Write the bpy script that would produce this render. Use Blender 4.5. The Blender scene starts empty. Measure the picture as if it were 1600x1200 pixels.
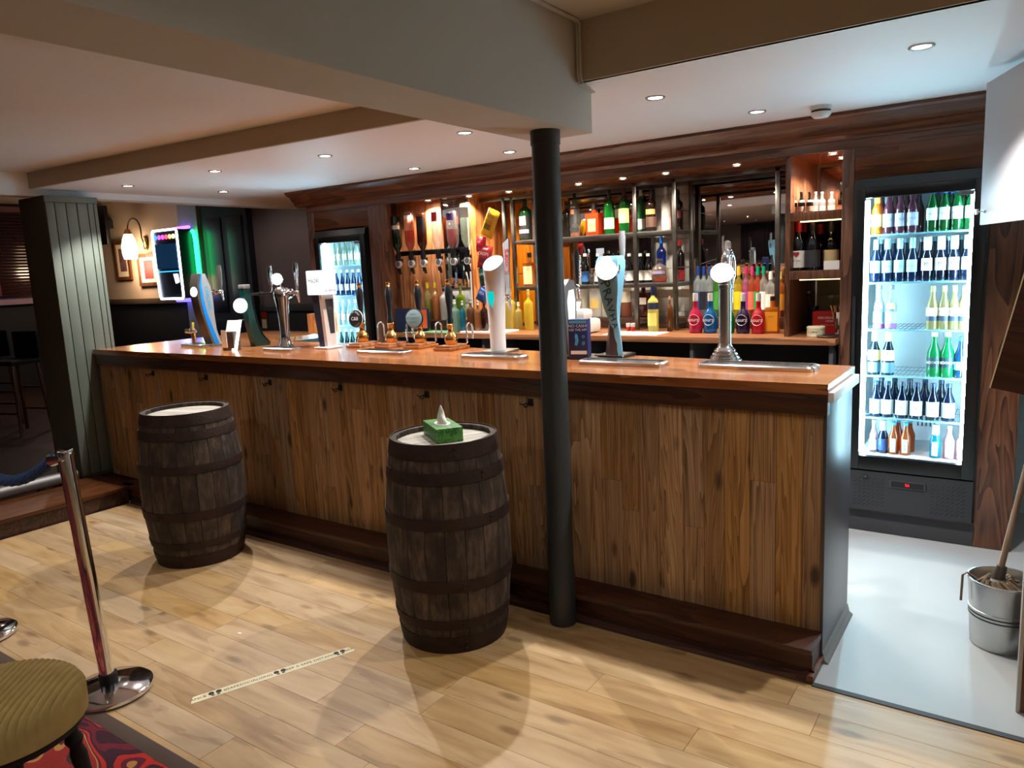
import bpy, bmesh, math, random
from mathutils import Vector, Matrix
random.seed(7)
SC = bpy.context.scene
COL = SC.collection
PI = math.pi

# ------------------------------------------------------------------ camera
FPX, ROLL, PITCH, YAW = 1163.7, -.0462916, .154829, .610634
CAM = Vector((0, 0, 1.6))
fw = Vector((-math.sin(YAW)*math.cos(PITCH), math.cos(YAW)*math.cos(PITCH), -math.sin(PITCH)))
rt0 = Vector((math.cos(YAW), math.sin(YAW), 0)); up0 = rt0.cross(fw)
rt = rt0*math.cos(ROLL)+up0*math.sin(ROLL); up = up0*math.cos(ROLL)-rt0*math.sin(ROLL)
cd = bpy.data.cameras.new('camera'); cam = bpy.data.objects.new('camera', cd); COL.objects.link(cam)
cd.sensor_width = 36; cd.lens = FPX*36/1600; cd.clip_start = .05; cd.clip_end = 100
m3 = Matrix((rt, up, -fw)).transposed()
cam.matrix_world = Matrix.Translation(CAM) @ m3.to_4x4()
SC.camera = cam

def P(u, v, x=None, y=None, z=None):
    """point of the place seen at pixel (u,v) that lies on the given plane"""
    d = rt*((u-800)/FPX) - up*((v-600)/FPX) + fw
    t = (x-CAM.x)/d.x if x is not None else (y-CAM.y)/d.y if y is not None else (z-CAM.z)/d.z
    return CAM + d*t
def ppm(p): return FPX/((Vector(p)-CAM).dot(fw))

# ------------------------------------------------------------------ world, exposure
w = bpy.data.worlds.new('world'); SC.world = w; w.use_nodes = True
w.node_tree.nodes['Background'].inputs[0].default_value = (1.0, .86, .72, 1)
w.node_tree.nodes['Background'].inputs[1].default_value = .03
SC.view_settings.view_transform = 'Standard'; SC.view_settings.look = 'None'
SC.view_settings.exposure = 0.0; SC.view_settings.gamma = 1.0; SC.view_settings.use_curve_mapping = False
SC.cycles.use_denoising = True
SC.cycles.sample_clamp_indirect = 4.0; SC.cycles.caustics_reflective = False; SC.cycles.caustics_refractive = False
SC.cycles.max_bounces = 8; SC.cycles.diffuse_bounces = 4; SC.cycles.glossy_bounces = 4
SC.cycles.transparent_max_bounces = 20
E_BAR, E_BACK, E_ROOM = 98, 38, 24     # lamp powers: over the bar, back bar spots, added room spots
E_STRIP = 130

# ------------------------------------------------------------------ helpers
def smooth(me, ang=40):
    me.polygons.foreach_set('use_smooth', [True]*len(me.polygons))
    me.set_sharp_from_angle(angle=math.radians(ang))

class MB:
    def __init__(s): s.bm = bmesh.new()
    def box(s, x0, x1, y0, y1, z0, z1, bev=0, mat=None):
        b = bmesh.new()
        bmesh.ops.create_cube(b, size=1)
        for v in b.verts: v.co = Vector((x0+(v.co.x+.5)*(x1-x0), y0+(v.co.y+.5)*(y1-y0), z0+(v.co.z+.5)*(z1-z0)))
        if bev: bmesh.ops.bevel(b, geom=b.edges[:], offset=bev, segments=2, affect='EDGES', profile=.6)
        s._merge(b, mat); return s
    def _merge(s, b, mat=None):
        if mat is not None: b.transform(mat)
        idx = {}
        for v in b.verts: idx[v] = s.bm.verts.new(v.co)
        for f in b.faces:
            try: s.bm.faces.new([idx[v] for v in f.verts])
            except ValueError: pass
        b.free()
    def lathe(s, prof, c=(0, 0, 0), seg=20, mat=None, a0=0, a1=2*PI, sx=1, sy=1):
        full = abs(a1-a0-2*PI) < 1e-6
        n = seg if full else seg+1
        b = bmesh.new(); rings = []
        for r, z in prof:
            if r < 1e-6: rings.append([b.verts.new((c[0], c[1], c[2]+z))])
            else: rings.append([b.verts.new((c[0]+sx*r*math.cos(a0+(a1-a0)*i/seg), c[1]+sy*r*math.sin(a0+(a1-a0)*i/seg), c[2]+z)) for i in range(n)])
        for A, B in zip(rings, rings[1:]):
            m = seg
            for i in range(m):
                j = (i+1) % n
                if len(A) == 1 and len(B) == 1: continue
                if len(A) == 1: b.faces.new((A[0], B[j], B[i]))
                elif len(B) == 1: b.faces.new((A[i], A[j], B[0]))
                else: b.faces.new((A[i], A[j], B[j], B[i]))
        s._merge(b, mat); return s
    def cyl(s, p0, p1, r0, r1=None, seg=16):
        r1 = r0 if r1 is None else r1
        p0, p1 = Vector(p0), Vector(p1); d = p1-p0
        q = Vector((0, 0, 1)).rotation_difference(d.normalized()).to_matrix().to_4x4()
        return s.lathe([(0, 0), (r0, 0), (r1, d.length), (0, d.length)], seg=seg, mat=Matrix.Translation(p0) @ q)
    def ell(s, c, rx, ry, rz, seg=20, n=10, mat=None):
        prof = [(math.sin(PI*i/n), -math.cos(PI*i/n)) for i in range(n+1)]
        m = Matrix.Translation(c) @ Matrix.Diagonal((rx, ry, rz, 1))
        if mat is not None: m = mat @ m
        return s.lathe(prof, seg=seg, mat=m)
    def tube(s, pts, r, seg=10, rs=None):
        pts = [Vector(p) for p in pts]; b = bmesh.new(); rings = []; prev = None
        for i, p in enumerate(pts):
            d = (pts[min(i+1, len(pts)-1)]-pts[max(i-1, 0)]).normalized()
            if prev is None:
                u = d.orthogonal().normalized()
            else:
                u = (prev-d*prev.dot(d)).normalized()
            prev = u; v = d.cross(u); rr = rs[i] if rs else r
            rings.append([b.verts.new(p+rr*(math.cos(2*PI*k/seg)*u+math.sin(2*PI*k/seg)*v)) for k in range(seg)])
        for A, B in zip(rings, rings[1:]):
            for k in range(seg): b.faces.new((A[k], A[(k+1) % seg], B[(k+1) % seg], B[k]))
        b.faces.new(rings[0][::-1]); b.faces.new(rings[-1])
        s._merge(b); return s
    def prism(s, pts, a0, a1, axis='z', mat=None):
        """extrude a 2D outline along an axis: z -> (x,y), y -> (x,z), x -> (y,z)"""
        f = {'z': lambda p, a: (p[0], p[1], a), 'y': lambda p, a: (p[0], a, p[1]), 'x': lambda p, a: (a, p[0], p[1])}[axis]
        b = bmesh.new(); A = [b.verts.new(f(p, a0)) for p in pts]; B = [b.verts.new(f(p, a1)) for p in pts]
        b.faces.new(A[::-1]); b.faces.new(B)
        for i in range(len(pts)): b.faces.new((A[i], A[(i+1) % len(pts)], B[(i+1) % len(pts)], B[i]))
        bmesh.ops.recalc_face_normals(b, faces=b.faces[:])
        s._merge(b, mat); return s
    def loft(s, secs):
        b = bmesh.new(); R = [[b.verts.new(p) for p in sec] for sec in secs]; n = len(R[0])
        for A, B in zip(R, R[1:]):
            for k in range(n): b.faces.new((A[k], A[(k+1) % n], B[(k+1) % n], B[k]))
        b.faces.new(R[0][::-1]); b.faces.new(R[-1])
        bmesh.ops.recalc_face_normals(b, faces=b.faces[:])
        s._merge(b); return s
    def build(s, name, m, parent=None, ang=40, loc=None, recalc=True):
        if recalc: bmesh.ops.recalc_face_normals(s.bm, faces=s.bm.faces[:])
        me = bpy.data.meshes.new(name); s.bm.to_mesh(me); s.bm.free()
        smooth(me, ang); me.materials.append(m)
        return put(name, me, parent, loc)

def put(name, me, parent=None, loc=None, rz=0):
    o = bpy.data.objects.new(name, me); COL.objects.link(o)
    if parent is not None: o.parent = parent
    if loc is not None: o.location = loc
    if rz: o.rotation_euler = (0, 0, rz)
    return o
def tag(o, label, cat, group=None, kind=None):
    o['label'] = label; o['category'] = cat
    if group: o['group'] = group
    if kind: o['kind'] = kind
    return o
def thing(name, label, cat, loc=(0, 0, 0), rz=0, group=None):
    o = bpy.data.objects.new(name, None); COL.objects.link(o); o.empty_display_size = .05
    o.location = loc; o.rotation_euler = (0, 0, rz)
    return tag(o, label, cat, group)
def struct(o, label=None):
    o['kind'] = 'structure'
    if label: o['label'] = label
    return o
def copy_tree(o, parent=None):
    c = o.copy(); COL.objects.link(c)
    if parent is not None: c.parent = parent
    for ch in list(o.children):
        if ch.name in SKIP: continue
        copy_tree(ch, c)
    return c
SKIP = set()
ORD = ['first', 'second', 'third', 'fourth', 'fifth', 'sixth', 'seventh', 'eighth', 'ninth', 'tenth', 'eleventh', 'twelfth']

# ------------------------------------------------------------------ materials
def nodes(m):
    m.use_nodes = True; nt = m.node_tree; return nt, nt.nodes, nt.links
def s2l(c): return tuple(((x/255)/12.92 if x/255 <= .04045 else ((x/255+.055)/1.055)**2.4) for x in c)+(1,)
def mat(name, c, rough=.5, metal=0, bump=0, bscale=60, var=0, vscale=6, spec=.5, coat=0, emit=None, es=0):
    m = bpy.data.materials.new(name); nt, N, L = nodes(m); b = N['Principled BSDF']
    c = s2l(c)
    b.inputs['Base Color'].default_value = c; b.inputs['Roughness'].default_value = rough
    b.inputs['Metallic'].default_value = metal; b.inputs['Specular IOR Level'].default_value = spec
    b.inputs['Coat Weight'].default_value = coat
    if emit is not None:
        b.inputs['Emission Color'].default_value = s2l(emit); b.inputs['Emission Strength'].default_value = es
    if bump or var:
        tc = N.new('ShaderNodeTexCoord'); n = N.new('ShaderNodeTexNoise'); n.inputs['Scale'].default_value = vscale if var else bscale
        n.inputs['Detail'].default_value = 6
        L.new(tc.outputs['Object'], n.inputs['Vector'])
        if var:
            r = N.new('ShaderNodeValToRGB'); r.color_ramp.elements[0].position = .3; r.color_ramp.elements[1].position = .7
            r.color_ramp.elements[0].color = tuple(x*(1-var) for x in c[:3])+(1,)
            r.color_ramp.elements[1].color = tuple(min(1, x*(1+var)) for x in c[:3])+(1,)
            L.new(n.outputs['Fac'], r.inputs[0]); L.new(r.outputs[0], b.inputs['Base Color'])
        if bump:
            n2 = N.new('ShaderNodeTexNoise'); n2.inputs['Scale'].default_value = bscale; n2.inputs['Detail'].default_value = 4
            L.new(tc.outputs['Object'], n2.inputs['Vector'])
            bp = N.new('ShaderNodeBump'); bp.inputs['Strength'].default_value = bump; bp.inputs['Distance'].default_value = .01
            L.new(n2.outputs['Fac'], bp.inputs['Height']); L.new(bp.outputs['Normal'], b.inputs['Normal'])
    return m
def wood(name, dark, mid, light, axis='z', rough=.5, grain=1.0, ring=14, tint=.25, knots=0, coat=0, bump=.25, blotch=0, mixf=.45, st=.09, rs=5):
    """board along `axis`; every object gets its own offset and tint"""
    m = bpy.data.materials.new(name); nt, N, L = nodes(m); b = N['Principled BSDF']
    tc = N.new('ShaderNodeTexCoord'); oi = N.new('ShaderNodeObjectInfo')
    mul = N.new('ShaderNodeMath'); mul.operation = 'MULTIPLY'; mul.inputs[1].default_value = 53.0
    L.new(oi.outputs['Random'], mul.inputs[0])
    add = N.new('ShaderNodeVectorMath'); add.operation = 'ADD'; L.new(tc.outputs['Object'], add.inputs[0]); L.new(mul.outputs[0], add.inputs[1])
    mp = N.new('ShaderNodeMapping'); L.new(add.outputs[0], mp.inputs['Vector'])
    sc = {'x': (st, 1, 1), 'y': (1, st, 1), 'z': (1, 1, st)}[axis]; mp.inputs['Scale'].default_value = sc
    n1 = N.new('ShaderNodeTexNoise'); n1.inputs['Scale'].default_value = 55*grain; n1.inputs['Detail'].default_value = 8; n1.inputs['Distortion'].default_value = .4
    n2 = N.new('ShaderNodeTexNoise'); n2.inputs['Scale'].default_value = rs; n2.inputs['Detail'].default_value = 3; n2.inputs['Distortion'].default_value = 1.0
    L.new(mp.outputs[0], n1.inputs['Vector']); L.new(mp.outputs[0], n2.inputs['Vector'])
    rm = N.new('ShaderNodeMath'); rm.operation = 'MULTIPLY'; rm.inputs[1].default_value = ring
    L.new(n2.outputs['Fac'], rm.inputs[0])
    fr = N.new('ShaderNodeMath'); fr.operation = 'FRACT'; L.new(rm.outputs[0], fr.inputs[0])
    mx = N.new('ShaderNodeMix'); mx.inputs['Factor'].default_value = mixf
    L.new(n1.outputs['Fac'], mx.inputs[2]); L.new(fr.outputs[0], mx.inputs[3])
    r = N.new('ShaderNodeValToRGB'); e = r.color_ramp.elements
    e[0].position = .18; e[0].color = s2l(dark); e[1].position = .8; e[1].color = s2l(light)
    em = e.new(.45); em.color = s2l(mid)
    L.new(mx.outputs[0], r.inputs[0]); col = r.outputs[0]
    if knots:
        mp2 = N.new('ShaderNodeMapping'); mp2.inputs['Scale'].default_value = {'x': (3, 8, 8), 'y': (8, 3, 8), 'z': (8, 8, 3.2)}[axis]
        L.new(add.outputs[0], mp2.inputs['Vector'])
        v = N.new('ShaderNodeTexVoronoi'); v.inputs['Scale'].default_value = 1.0; L.new(mp2.outputs[0], v.inputs['Vector'])
        kr = N.new('ShaderNodeValToRGB'); kr.color_ramp.elements[0].position = .09; kr.color_ramp.elements[1].position = .2
        kr.color_ramp.elements[0].color = (knots, knots, knots, 1); kr.color_ramp.elements[1].color = (0, 0, 0, 1)
        L.new(v.outputs['Distance'], kr.inputs[0])
        km = N.new('ShaderNodeMix'); km.data_type = 'RGBA'; L.new(kr.outputs[0], km.inputs['Factor']); L.new(col, km.inputs[6])
        km.inputs[7].default_value = tuple(x*.45 for x in s2l(dark)[:3])+(1,); col = km.outputs[2]
    if blotch:
        nb = N.new('ShaderNodeTexNoise'); nb.inputs['Scale'].default_value = 7; nb.inputs['Detail'].default_value = 5; L.new(add.outputs[0], nb.inputs['Vector'])
        br = N.new('ShaderNodeValToRGB'); br.color_ramp.elements[0].position = .42; br.color_ramp.elements[1].position = .6
        br.color_ramp.elements[0].color = (0, 0, 0, 1); br.color_ramp.elements[1].color = (blotch, blotch, blotch, 1); L.new(nb.outputs['Fac'], br.inputs[0])
        bm_ = N.new('ShaderNodeMix'); bm_.data_type = 'RGBA'; L.new(br.outputs[0], bm_.inputs['Factor']); L.new(col, bm_.inputs[6]); bm_.inputs[7].default_value = s2l(dark); col = bm_.outputs[2]
    if tint:
        hs = N.new('ShaderNodeHueSaturation'); L.new(col, hs.inputs['Color'])
        mr = N.new('ShaderNodeMapRange'); mr.inputs['To Min'].default_value = 1-tint; mr.inputs['To Max'].default_value = 1+tint
        L.new(oi.outputs['Random'], mr.inputs['Value']); L.new(mr.outputs[0], hs.inputs['Value'])
        f2 = N.new('ShaderNodeMath'); f2.operation = 'MULTIPLY'; f2.inputs[1].default_value = 7.31; L.new(oi.outputs['Random'], f2.inputs[0])
        f3 = N.new('ShaderNodeMath'); f3.operation = 'FRACT'; L.new(f2.outputs[0], f3.inputs[0])
        mr2 = N.new('ShaderNodeMapRange'); mr2.inputs['To Min'].default_value = .85; mr2.inputs['To Max'].default_value = 1.12
        L.new(f3.outputs[0], mr2.inputs['Value']); L.new(mr2.outputs[0], hs.inputs['Saturation'])
        col = hs.outputs[0]
    L.new(col, b.inputs['Base Color'])
    b.inputs['Roughness'].default_value = rough; b.inputs['Coat Weight'].default_value = coat; b.inputs['Coat Roughness'].default_value = .12
    bp = N.new('ShaderNodeBump'); bp.inputs['Strength'].default_value = bump; bp.inputs['Distance'].default_value = .003
    L.new(mx.outputs[0], bp.inputs['Height']); L.new(bp.outputs['Normal'], b.inputs['Normal'])
    return m
def emis(name, c, s):
    m = bpy.data.materials.new(name); nt, N, L = nodes(m); N.remove(N['Principled BSDF'])
    e = N.new('ShaderNodeEmission'); e.inputs[0].default_value = s2l(c); e.inputs[1].default_value = s
    L.new(e.outputs[0], N['Material Output'].inputs[0]); return m
def glass(name, c, body=.35, refl=1.6, rough=.03):
    """thin tinted glass: part of the light passes straight, part is tinted and spread, the rest is mirrored"""
    m = bpy.data.materials.new(name); nt, N, L = nodes(m); N.remove(N['Principled BSDF'])
    c = s2l(c)
    t = N.new('ShaderNodeBsdfTransparent'); t.inputs[0].default_value = c
    d = N.new('ShaderNodeBsdfTranslucent'); d.inputs[0].default_value = c
    d2 = N.new('ShaderNodeBsdfDiffuse'); d2.inputs[0].default_value = c
    md = N.new('ShaderNodeMixShader'); md.inputs[0].default_value = .5; L.new(d.outputs[0], md.inputs[1]); L.new(d2.outputs[0], md.inputs[2])
    m1 = N.new('ShaderNodeMixShader'); m1.inputs[0].default_value = body; L.new(t.outputs[0], m1.inputs[1]); L.new(md.outputs[0], m1.inputs[2])
    g = N.new('ShaderNodeBsdfGlossy'); g.inputs['Roughness'].default_value = rough
    f = N.new('ShaderNodeFresnel'); ge = N.new('ShaderNodeNewGeometry'); mi = N.new('ShaderNodeMix')
    L.new(ge.outputs['Backfacing'], mi.inputs['Factor']); mi.inputs[2].default_value = refl; mi.inputs[3].default_value = 1/refl; L.new(mi.outputs[0], f.inputs[0])   # a thin sheet mirrors alike from both sides
    m2 = N.new('ShaderNodeMixShader'); L.new(f.outputs[0], m2.inputs[0]); L.new(m1.outputs[0], m2.inputs[1]); L.new(g.outputs[0], m2.inputs[2])
    L.new(m2.outputs[0], N['Material Output'].inputs[0]); return m

M = {}
M['plank'] = wood('pine_plank', (74, 52, 32), (150, 111, 71), (188, 149, 104), 'z', .62, .9, 20, .24, .9, bump=.45, mixf=.34, st=.045, rs=8)
M['floor'] = wood('oak_floor', (134, 100, 62), (182, 149, 105), (204, 175, 132), 'x', .40, .3, 4, .07, .55, bump=.05, mixf=.12, st=.16)
M['bartop'] = wood('bar_top_wood', (98, 54, 28), (146, 90, 52), (172, 114, 70), 'x', .22, .8, 5, .02, 0, coat=.5, bump=.03)
M['dark'] = wood('dark_wood', (30, 14, 8), (58, 30, 17), (82, 44, 25), 'x', .42, 1.0, 10, .06, 0, bump=.15)
M['darkz'] = wood('dark_wood_upright', (46, 24, 13), (92, 52, 29), (124, 76, 44), 'z', .38, 1.0, 12, .05, 0, bump=.12)
M['corn'] = wood('cornice_wood', (52, 27, 14), (92, 52, 29), (122, 74, 43), 'x', .35, .8, 7, .05, 0, bump=.1)
M['orange'] = wood('orange_panel', (120, 62, 20), (178, 104, 42), (206, 138, 66), 'z', .35, .8, 9, .05, 0, bump=.06)
M['stave'] = wood('barrel_stave', (26, 17, 12), (60, 45, 34), (100, 84, 68), 'z', .8, .8, 3, .25, 0, bump=.6, blotch=.75, mixf=.12, st=.3)
M['hoop'] = mat('rusty_iron', (48, 30, 22), .7, .35, .3, 60, .35, 14)
M['lid'] = wood('barrel_head', (120, 114, 102), (168, 162, 150), (192, 188, 178), 'x', .7, .8, 6, .05, 0, bump=.3)
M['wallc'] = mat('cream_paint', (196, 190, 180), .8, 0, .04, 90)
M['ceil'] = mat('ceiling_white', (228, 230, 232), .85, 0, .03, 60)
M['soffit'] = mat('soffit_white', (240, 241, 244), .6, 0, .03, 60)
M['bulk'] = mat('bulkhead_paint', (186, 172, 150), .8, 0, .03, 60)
M['green'] = mat('sage_paint', (100, 108, 97), .45, 0, .05, 40, .06, 3)
M['black'] = mat('black_paint', (24, 26, 28), .4)
M['pipe'] = mat('charcoal_paint', (44, 48, 50), .42, 0, .12, 25)
M['matte'] = mat('matt_black', (14, 14, 16), .7)
M['plastic'] = mat('black_plastic', (16, 17, 20), .3)
M['chrome'] = mat('chrome', (225, 226, 230), .08, 1)
M['steel'] = mat('brushed_steel', (170, 170, 168), .28, 1, .05, 80)
M['bright'] = mat('bright_steel', (206, 208, 212), .2, 1)
M['tube'] = mat('raw_steel_tube', (120, 118, 114), .32, 1, .08, 30, .3, 12)
M['brass'] = mat('brass', (214, 160, 96), .18, 1)
M['gold'] = mat('gold', (230, 190, 110), .2, 1)
M['mirror'] = mat('mirror', (196, 192, 190), .02, 1)
M['white'] = mat('white_gloss', (222, 222, 222), .35)
M['offwhite'] = mat('grey_white_laminate', (176, 174, 176), .5)
M['paper'] = mat('paper', (240, 238, 232), .8)
M['cream'] = mat('cream', (232, 222, 186), .6)
M['tile'] = mat('white_tile', (222, 220, 216), .15, 0, .04, 8)
M['grout'] = mat('grout', (150, 148, 144), .9)
M['grey_floor'] = mat('grey_vinyl', (172, 176, 178), .45, 0, .04, 200, .05, 2.2)
M['slate'] = mat('dark_slate', (58, 58, 62), .6)
M['red'] = mat('red_print', (190, 28, 34), .45)
M['navy'] = mat('navy', (20, 34, 66), .5)
M['ink'] = mat('ink_black', (18, 18, 20), .6)
M['silver'] = mat('silver_satin', (190, 192, 196), .3, .6)
M['bronze'] = mat('bronze_grey', (92, 84, 78), .35, .5)
M['lens'] = emis('lit_lens', (255, 250, 244), 3.0)
M['litbox'] = emis('lit_box_white', (250, 250, 255), 1.3)
M['lamp'] = emis('downlight_lamp', (255, 246, 236), 60.0)
M['strip'] = emis('fridge_led', (182, 234, 255), E_STRIP)
M['pane'] = glass('door_glass', (250, 252, 252), 0.0, 1.4, .0)
M['clear'] = glass('clear_glass', (236, 240, 240), .12)
M['wall_dark'] = mat('charcoal_wall', (30, 32, 38), .6, 0, .03, 60)
M['wall_peach'] = mat('beige_wall', (206, 180, 156), .85, 0, .03, 60)
M['wall_mauve'] = mat('mauve_wall', (128, 112, 112), .85, 0, .03, 60)
M['blue_wall'] = mat('pale_blue_paint', (176, 204, 214), .7)
M['endpanel'] = mat('slate_gloss_paint', (70, 66, 70), .32, 0, .06, 12, .12, 2)
M['interior'] = mat('fridge_liner', (226, 236, 240), .5)
M['shelf_white'] = mat('shelf_wire', (130, 176, 190), .35)
_mc = {}
def cm(c, rough=.45, metal=0):
    k = (c, rough, metal)
    if k not in _mc: _mc[k] = mat('paint_%02x%02x%02x' % c, c, rough, metal)
    return _mc[k]
def cg(c, body=.35):
    k = (c, body, 'g')
    if k not in _mc: _mc[k] = glass('glass_%02x%02x%02x' % c, c, body)
    return _mc[k]

_tc = {}
def text(s, size, m, parent, loc, rx=PI/2, rz=0, ry=0, name='lettering', shear=0, sx=1):
    k = (s, shear)
    if k not in _tc:
        cu = bpy.data.curves.new('t', 'FONT'); cu.body = s; cu.align_x = 'CENTER'; cu.align_y = 'CENTER'; cu.size = 1; cu.resolution_u = 2; cu.shear = shear
        cu.extrude = .01
        o = bpy.data.objects.new('t', cu); COL.objects.link(o)
        dg = bpy.context.evaluated_depsgraph_get(); me = bpy.data.meshes.new_from_object(o.evaluated_get(dg))
        bpy.data.objects.remove(o); _tc[k] = me
    me = _tc[k].copy(); me.name = name; me.materials.clear(); me.materials.append(m)
    o = put(name, me, parent, loc); o.rotation_euler = (rx, ry, rz); o.scale = (size*sx, size, size*.1)
    return o

# ================================================================== THE SETTING
SZ = 2.335          # soffit over the bar
BX0, BX1 = -5.97, -.611     # bar ends
PY = 2.914          # face of the bar planks
BY = 4.53           # face of the back bar
WY = 5.2            # back panel of the back bar
LY = 4.72           # back panel of its shallow left section
CZ = 1.12           # back counter top
FZ = .13            # raised floor on the left

f = struct(MB().box(-5.44, 2.4, -3, 2.735, -.06, -.006).build('floor', M['floor']), 'light oak laminate floor')
# planks of the wooden floor
rows = [1.687+.1455*k for k in range(-10, 8)]
for k, y0 in enumerate(rows):
    y1 = min(y0+.1455, 2.735); x = -5.44
    if y1-y0 < .02: continue
    x -= random.uniform(.1, 1.2) if k != 9 else .31
    while x < 1.3:
        a, b = max(x, -5.44), min(x+1.285, 1.4); x += 1.285
        if b-a < .03: continue
        MB().box(-(b-a)/2+.0008, (b-a)/2-.0008, .0008, y1-y0-.0008, -.006, 0, 0).build('plank', M['floor'], f, loc=((a+b)/2, y0, 0))
gf = struct(MB().box(-5.0, 1.2, 2.735, WY+.05, -.06, -.001).build('floor_service', M['grey_floor']), 'grey vinyl floor behind the bar')
struct(MB().box(BX1+.01, 1.2, 2.722, 2.748, -.02, .004).build('trim_1', M['slate']), 'dark threshold strip between wooden and grey floor')
# raised floor on the left with its step
rf = struct(MB().box(-12.3, -6.0, -3, 6.1, -.06, FZ).build('floor_raised', mat('red_brown_floor', (52, 30, 24), .5, 0, .05, 8, .2, 4)), 'dark red-brown raised floor at the left')
st = struct(MB().box(-6.0, -5.46, -3, 2.75, -.06, FZ-.025).build('floor_step', M['dark']), 'low dark wooden step along the left side')
MB().box(-6.0, -5.435, -3, 2.80, FZ-.025, FZ, .004).build('tread', wood('step_tread', (52, 30, 18), (84, 50, 30), (108, 68, 42), 'y', .4, 1, 8, .05), st)

# ceilings
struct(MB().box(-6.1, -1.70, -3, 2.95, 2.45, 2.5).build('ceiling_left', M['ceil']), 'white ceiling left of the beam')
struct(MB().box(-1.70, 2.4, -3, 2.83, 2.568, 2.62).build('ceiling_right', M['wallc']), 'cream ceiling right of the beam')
struct(MB().prism([(-6.1, 2.66), (-1.85, 2.955), (-1.6, 2.81), (2.4, 2.80), (2.4, 5.35), (-6.1, 5.35)], SZ, SZ+.05).build('ceiling_soffit', M['soffit']), 'white lowered ceiling over the bar')
struct(MB().box(-12.3, -6.1, -3, 6.1, 2.85, 2.9).build('ceiling_side_room', mat('side_ceiling', (180, 160, 140), .8)))
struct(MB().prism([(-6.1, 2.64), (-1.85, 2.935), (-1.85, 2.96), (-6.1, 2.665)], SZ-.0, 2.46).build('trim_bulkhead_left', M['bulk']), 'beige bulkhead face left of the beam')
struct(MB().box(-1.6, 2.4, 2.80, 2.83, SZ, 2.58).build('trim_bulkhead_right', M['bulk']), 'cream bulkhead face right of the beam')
struct(MB().box(-1.85, -1.565, -3, 2.915, 2.148, 2.60).build('ceiling_beam', M['wallc']), 'deep boxed ceiling beam running to the column')
struct(MB().box(-6.25, -6.1, -3, 6.1, 2.285, 2.9).build('ceiling_lintel', M['ceil']), 'white lintel above the sage pillar')

# sage boarded pillar
pl = struct(MB().box(-6.42, -6.012, 2.692, 3.07, FZ, 2.285).build('wall_pillar', mat('sage_dark', (84, 84, 70), .6, 0, .05, 40)), 'sage green boarded pillar at the left end of the bar')
ys = [2.690, 2.755, 2.835, 2.915, 2.995, 3.04, 3.07]
for a, b in zip(ys, ys[1:]):
    MB().box(-6.014, -6.0, a+.003, b-.003, FZ+.02, 2.235, .002).build('board', M['green'], pl)
MB().box(-6.014, -5.996, 2.688, 3.072, 2.237, 2.284, .002).build('top_board', M['green'], pl)

# side room: far wall with dado, door, left wall with window
fwall = struct(MB().box(-12.3, -5.28, 6.0, 6.1, FZ, 2.9).build('wall_back', M['wall_peach']), 'beige wall of the side room')
MB().box(-9.0, -5.28, 5.985, 6.0, FZ, 2.9).build('mauve_panel', M['wall_mauve'], fwall)
MB().box(-12.3, -9.02, 5.97, 6.0, FZ, 1.32).build('lower_wall_panel', M['wall_dark'], fwall)
MB().box(-12.3, -9.02, 5.94, 6.0, 1.32, 1.40, .006).build('dado_rail', mat('dado_brown', (96, 78, 62), .5), fwall)
MB().box(-7.98, -5.3, 5.96, 5.985, FZ, 1.2).build('lower_wall_panel', mat('dado_grey', (60, 62, 64), .5), fwall)
MB().box(-7.98, -5.3, 5.94, 5.985, 1.2, 1.29, .006).build('dado_rail', mat('dado_grey_rail', (70, 70, 68), .5), fwall)
pier = MB().box(-9.42, -9.0, 5.86, 6.0, FZ, 2.9).build('pier', mat('pier_paint', (150, 150, 140), .7), fwall)
d1 = struct(MB().box(-8.95, -8.02, 5.90, 5.985, FZ, 2.56).build('door_1', M['wall_dark']), 'dark panelled door beyond the bar')
for z0, z1 in ((.25, 1.1), (1.2, 2.4)):
    MB().box(-8.85, -8.55, 5.888, 5.90, z0, z1, .004).build('door_panel', mat('door_dark', (24, 26, 32), .45), d1)
    MB().box(-8.42, -8.12, 5.888, 5.90, z0, z1, .004).build('door_panel', mat('door_dark', (24, 26, 32), .45), d1)
MB().cyl((-8.12, 5.88, 1.1), (-8.12, 5.80, 1.1), .014).cyl((-8.12, 5.81, 1.1), (-8.24, 5.81, 1.1), .012).build('handle', M['steel'], d1)
lw = struct(MB().box(-12.4, -12.3, -3, 6.1, FZ, 2.9).build('wall_left', mat('plum_wall', (120, 84, 92), .85)), 'plum wall of the side room with the window')
MB().box(-12.3, -12.28, -3, 6.0, FZ, 1.38).build('lower_wall_panel', M['matte'], lw)  # black sheet added to darken the wall under the window
w1 = struct(MB().box(-12.3, -12.27, 3.2, 5.6, 1.5, 2.8).build('window_1', mat('night_glass', (30, 22, 30), .1)), 'window with a dark wooden blind')
for a in ((3.15, 3.2, 1.45, 2.85), (5.6, 5.65, 1.45, 2.85)): MB().box(-12.3, -12.22, a[0], a[1], a[2], a[3]).build('window_frame', mat('plum_frame', (150, 120, 136), .6), w1)
MB().box(-12.3, -12.15, 3.1, 5.7, 1.40, 1.48).build('window_sill', mat('plum_sill', (160, 130, 150), .6), w1)
bl = thing('window_blind', 'dark red-brown wooden slatted blind in the window at far left', 'blind', (-12.2, 4.4, 1.5))
msl = mat('blind_slat', (84, 36, 34), .5)
MB().box(-.03, .03, -1.2, 1.2, 1.22, 1.30).build('head_rail', msl, bl)
sl = MB().box(-.024, .024, -1.18, 1.18, -.002, .002).build('slat', msl, bl, loc=(0, 0, .04)); sl.rotation_euler = (0, .5, 0)
for k in range(1, 27):
    s2 = put('slat', sl.data, bl, (0, 0, .04+k*.045)); s2.rotation_euler = (0, .5, 0)
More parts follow.
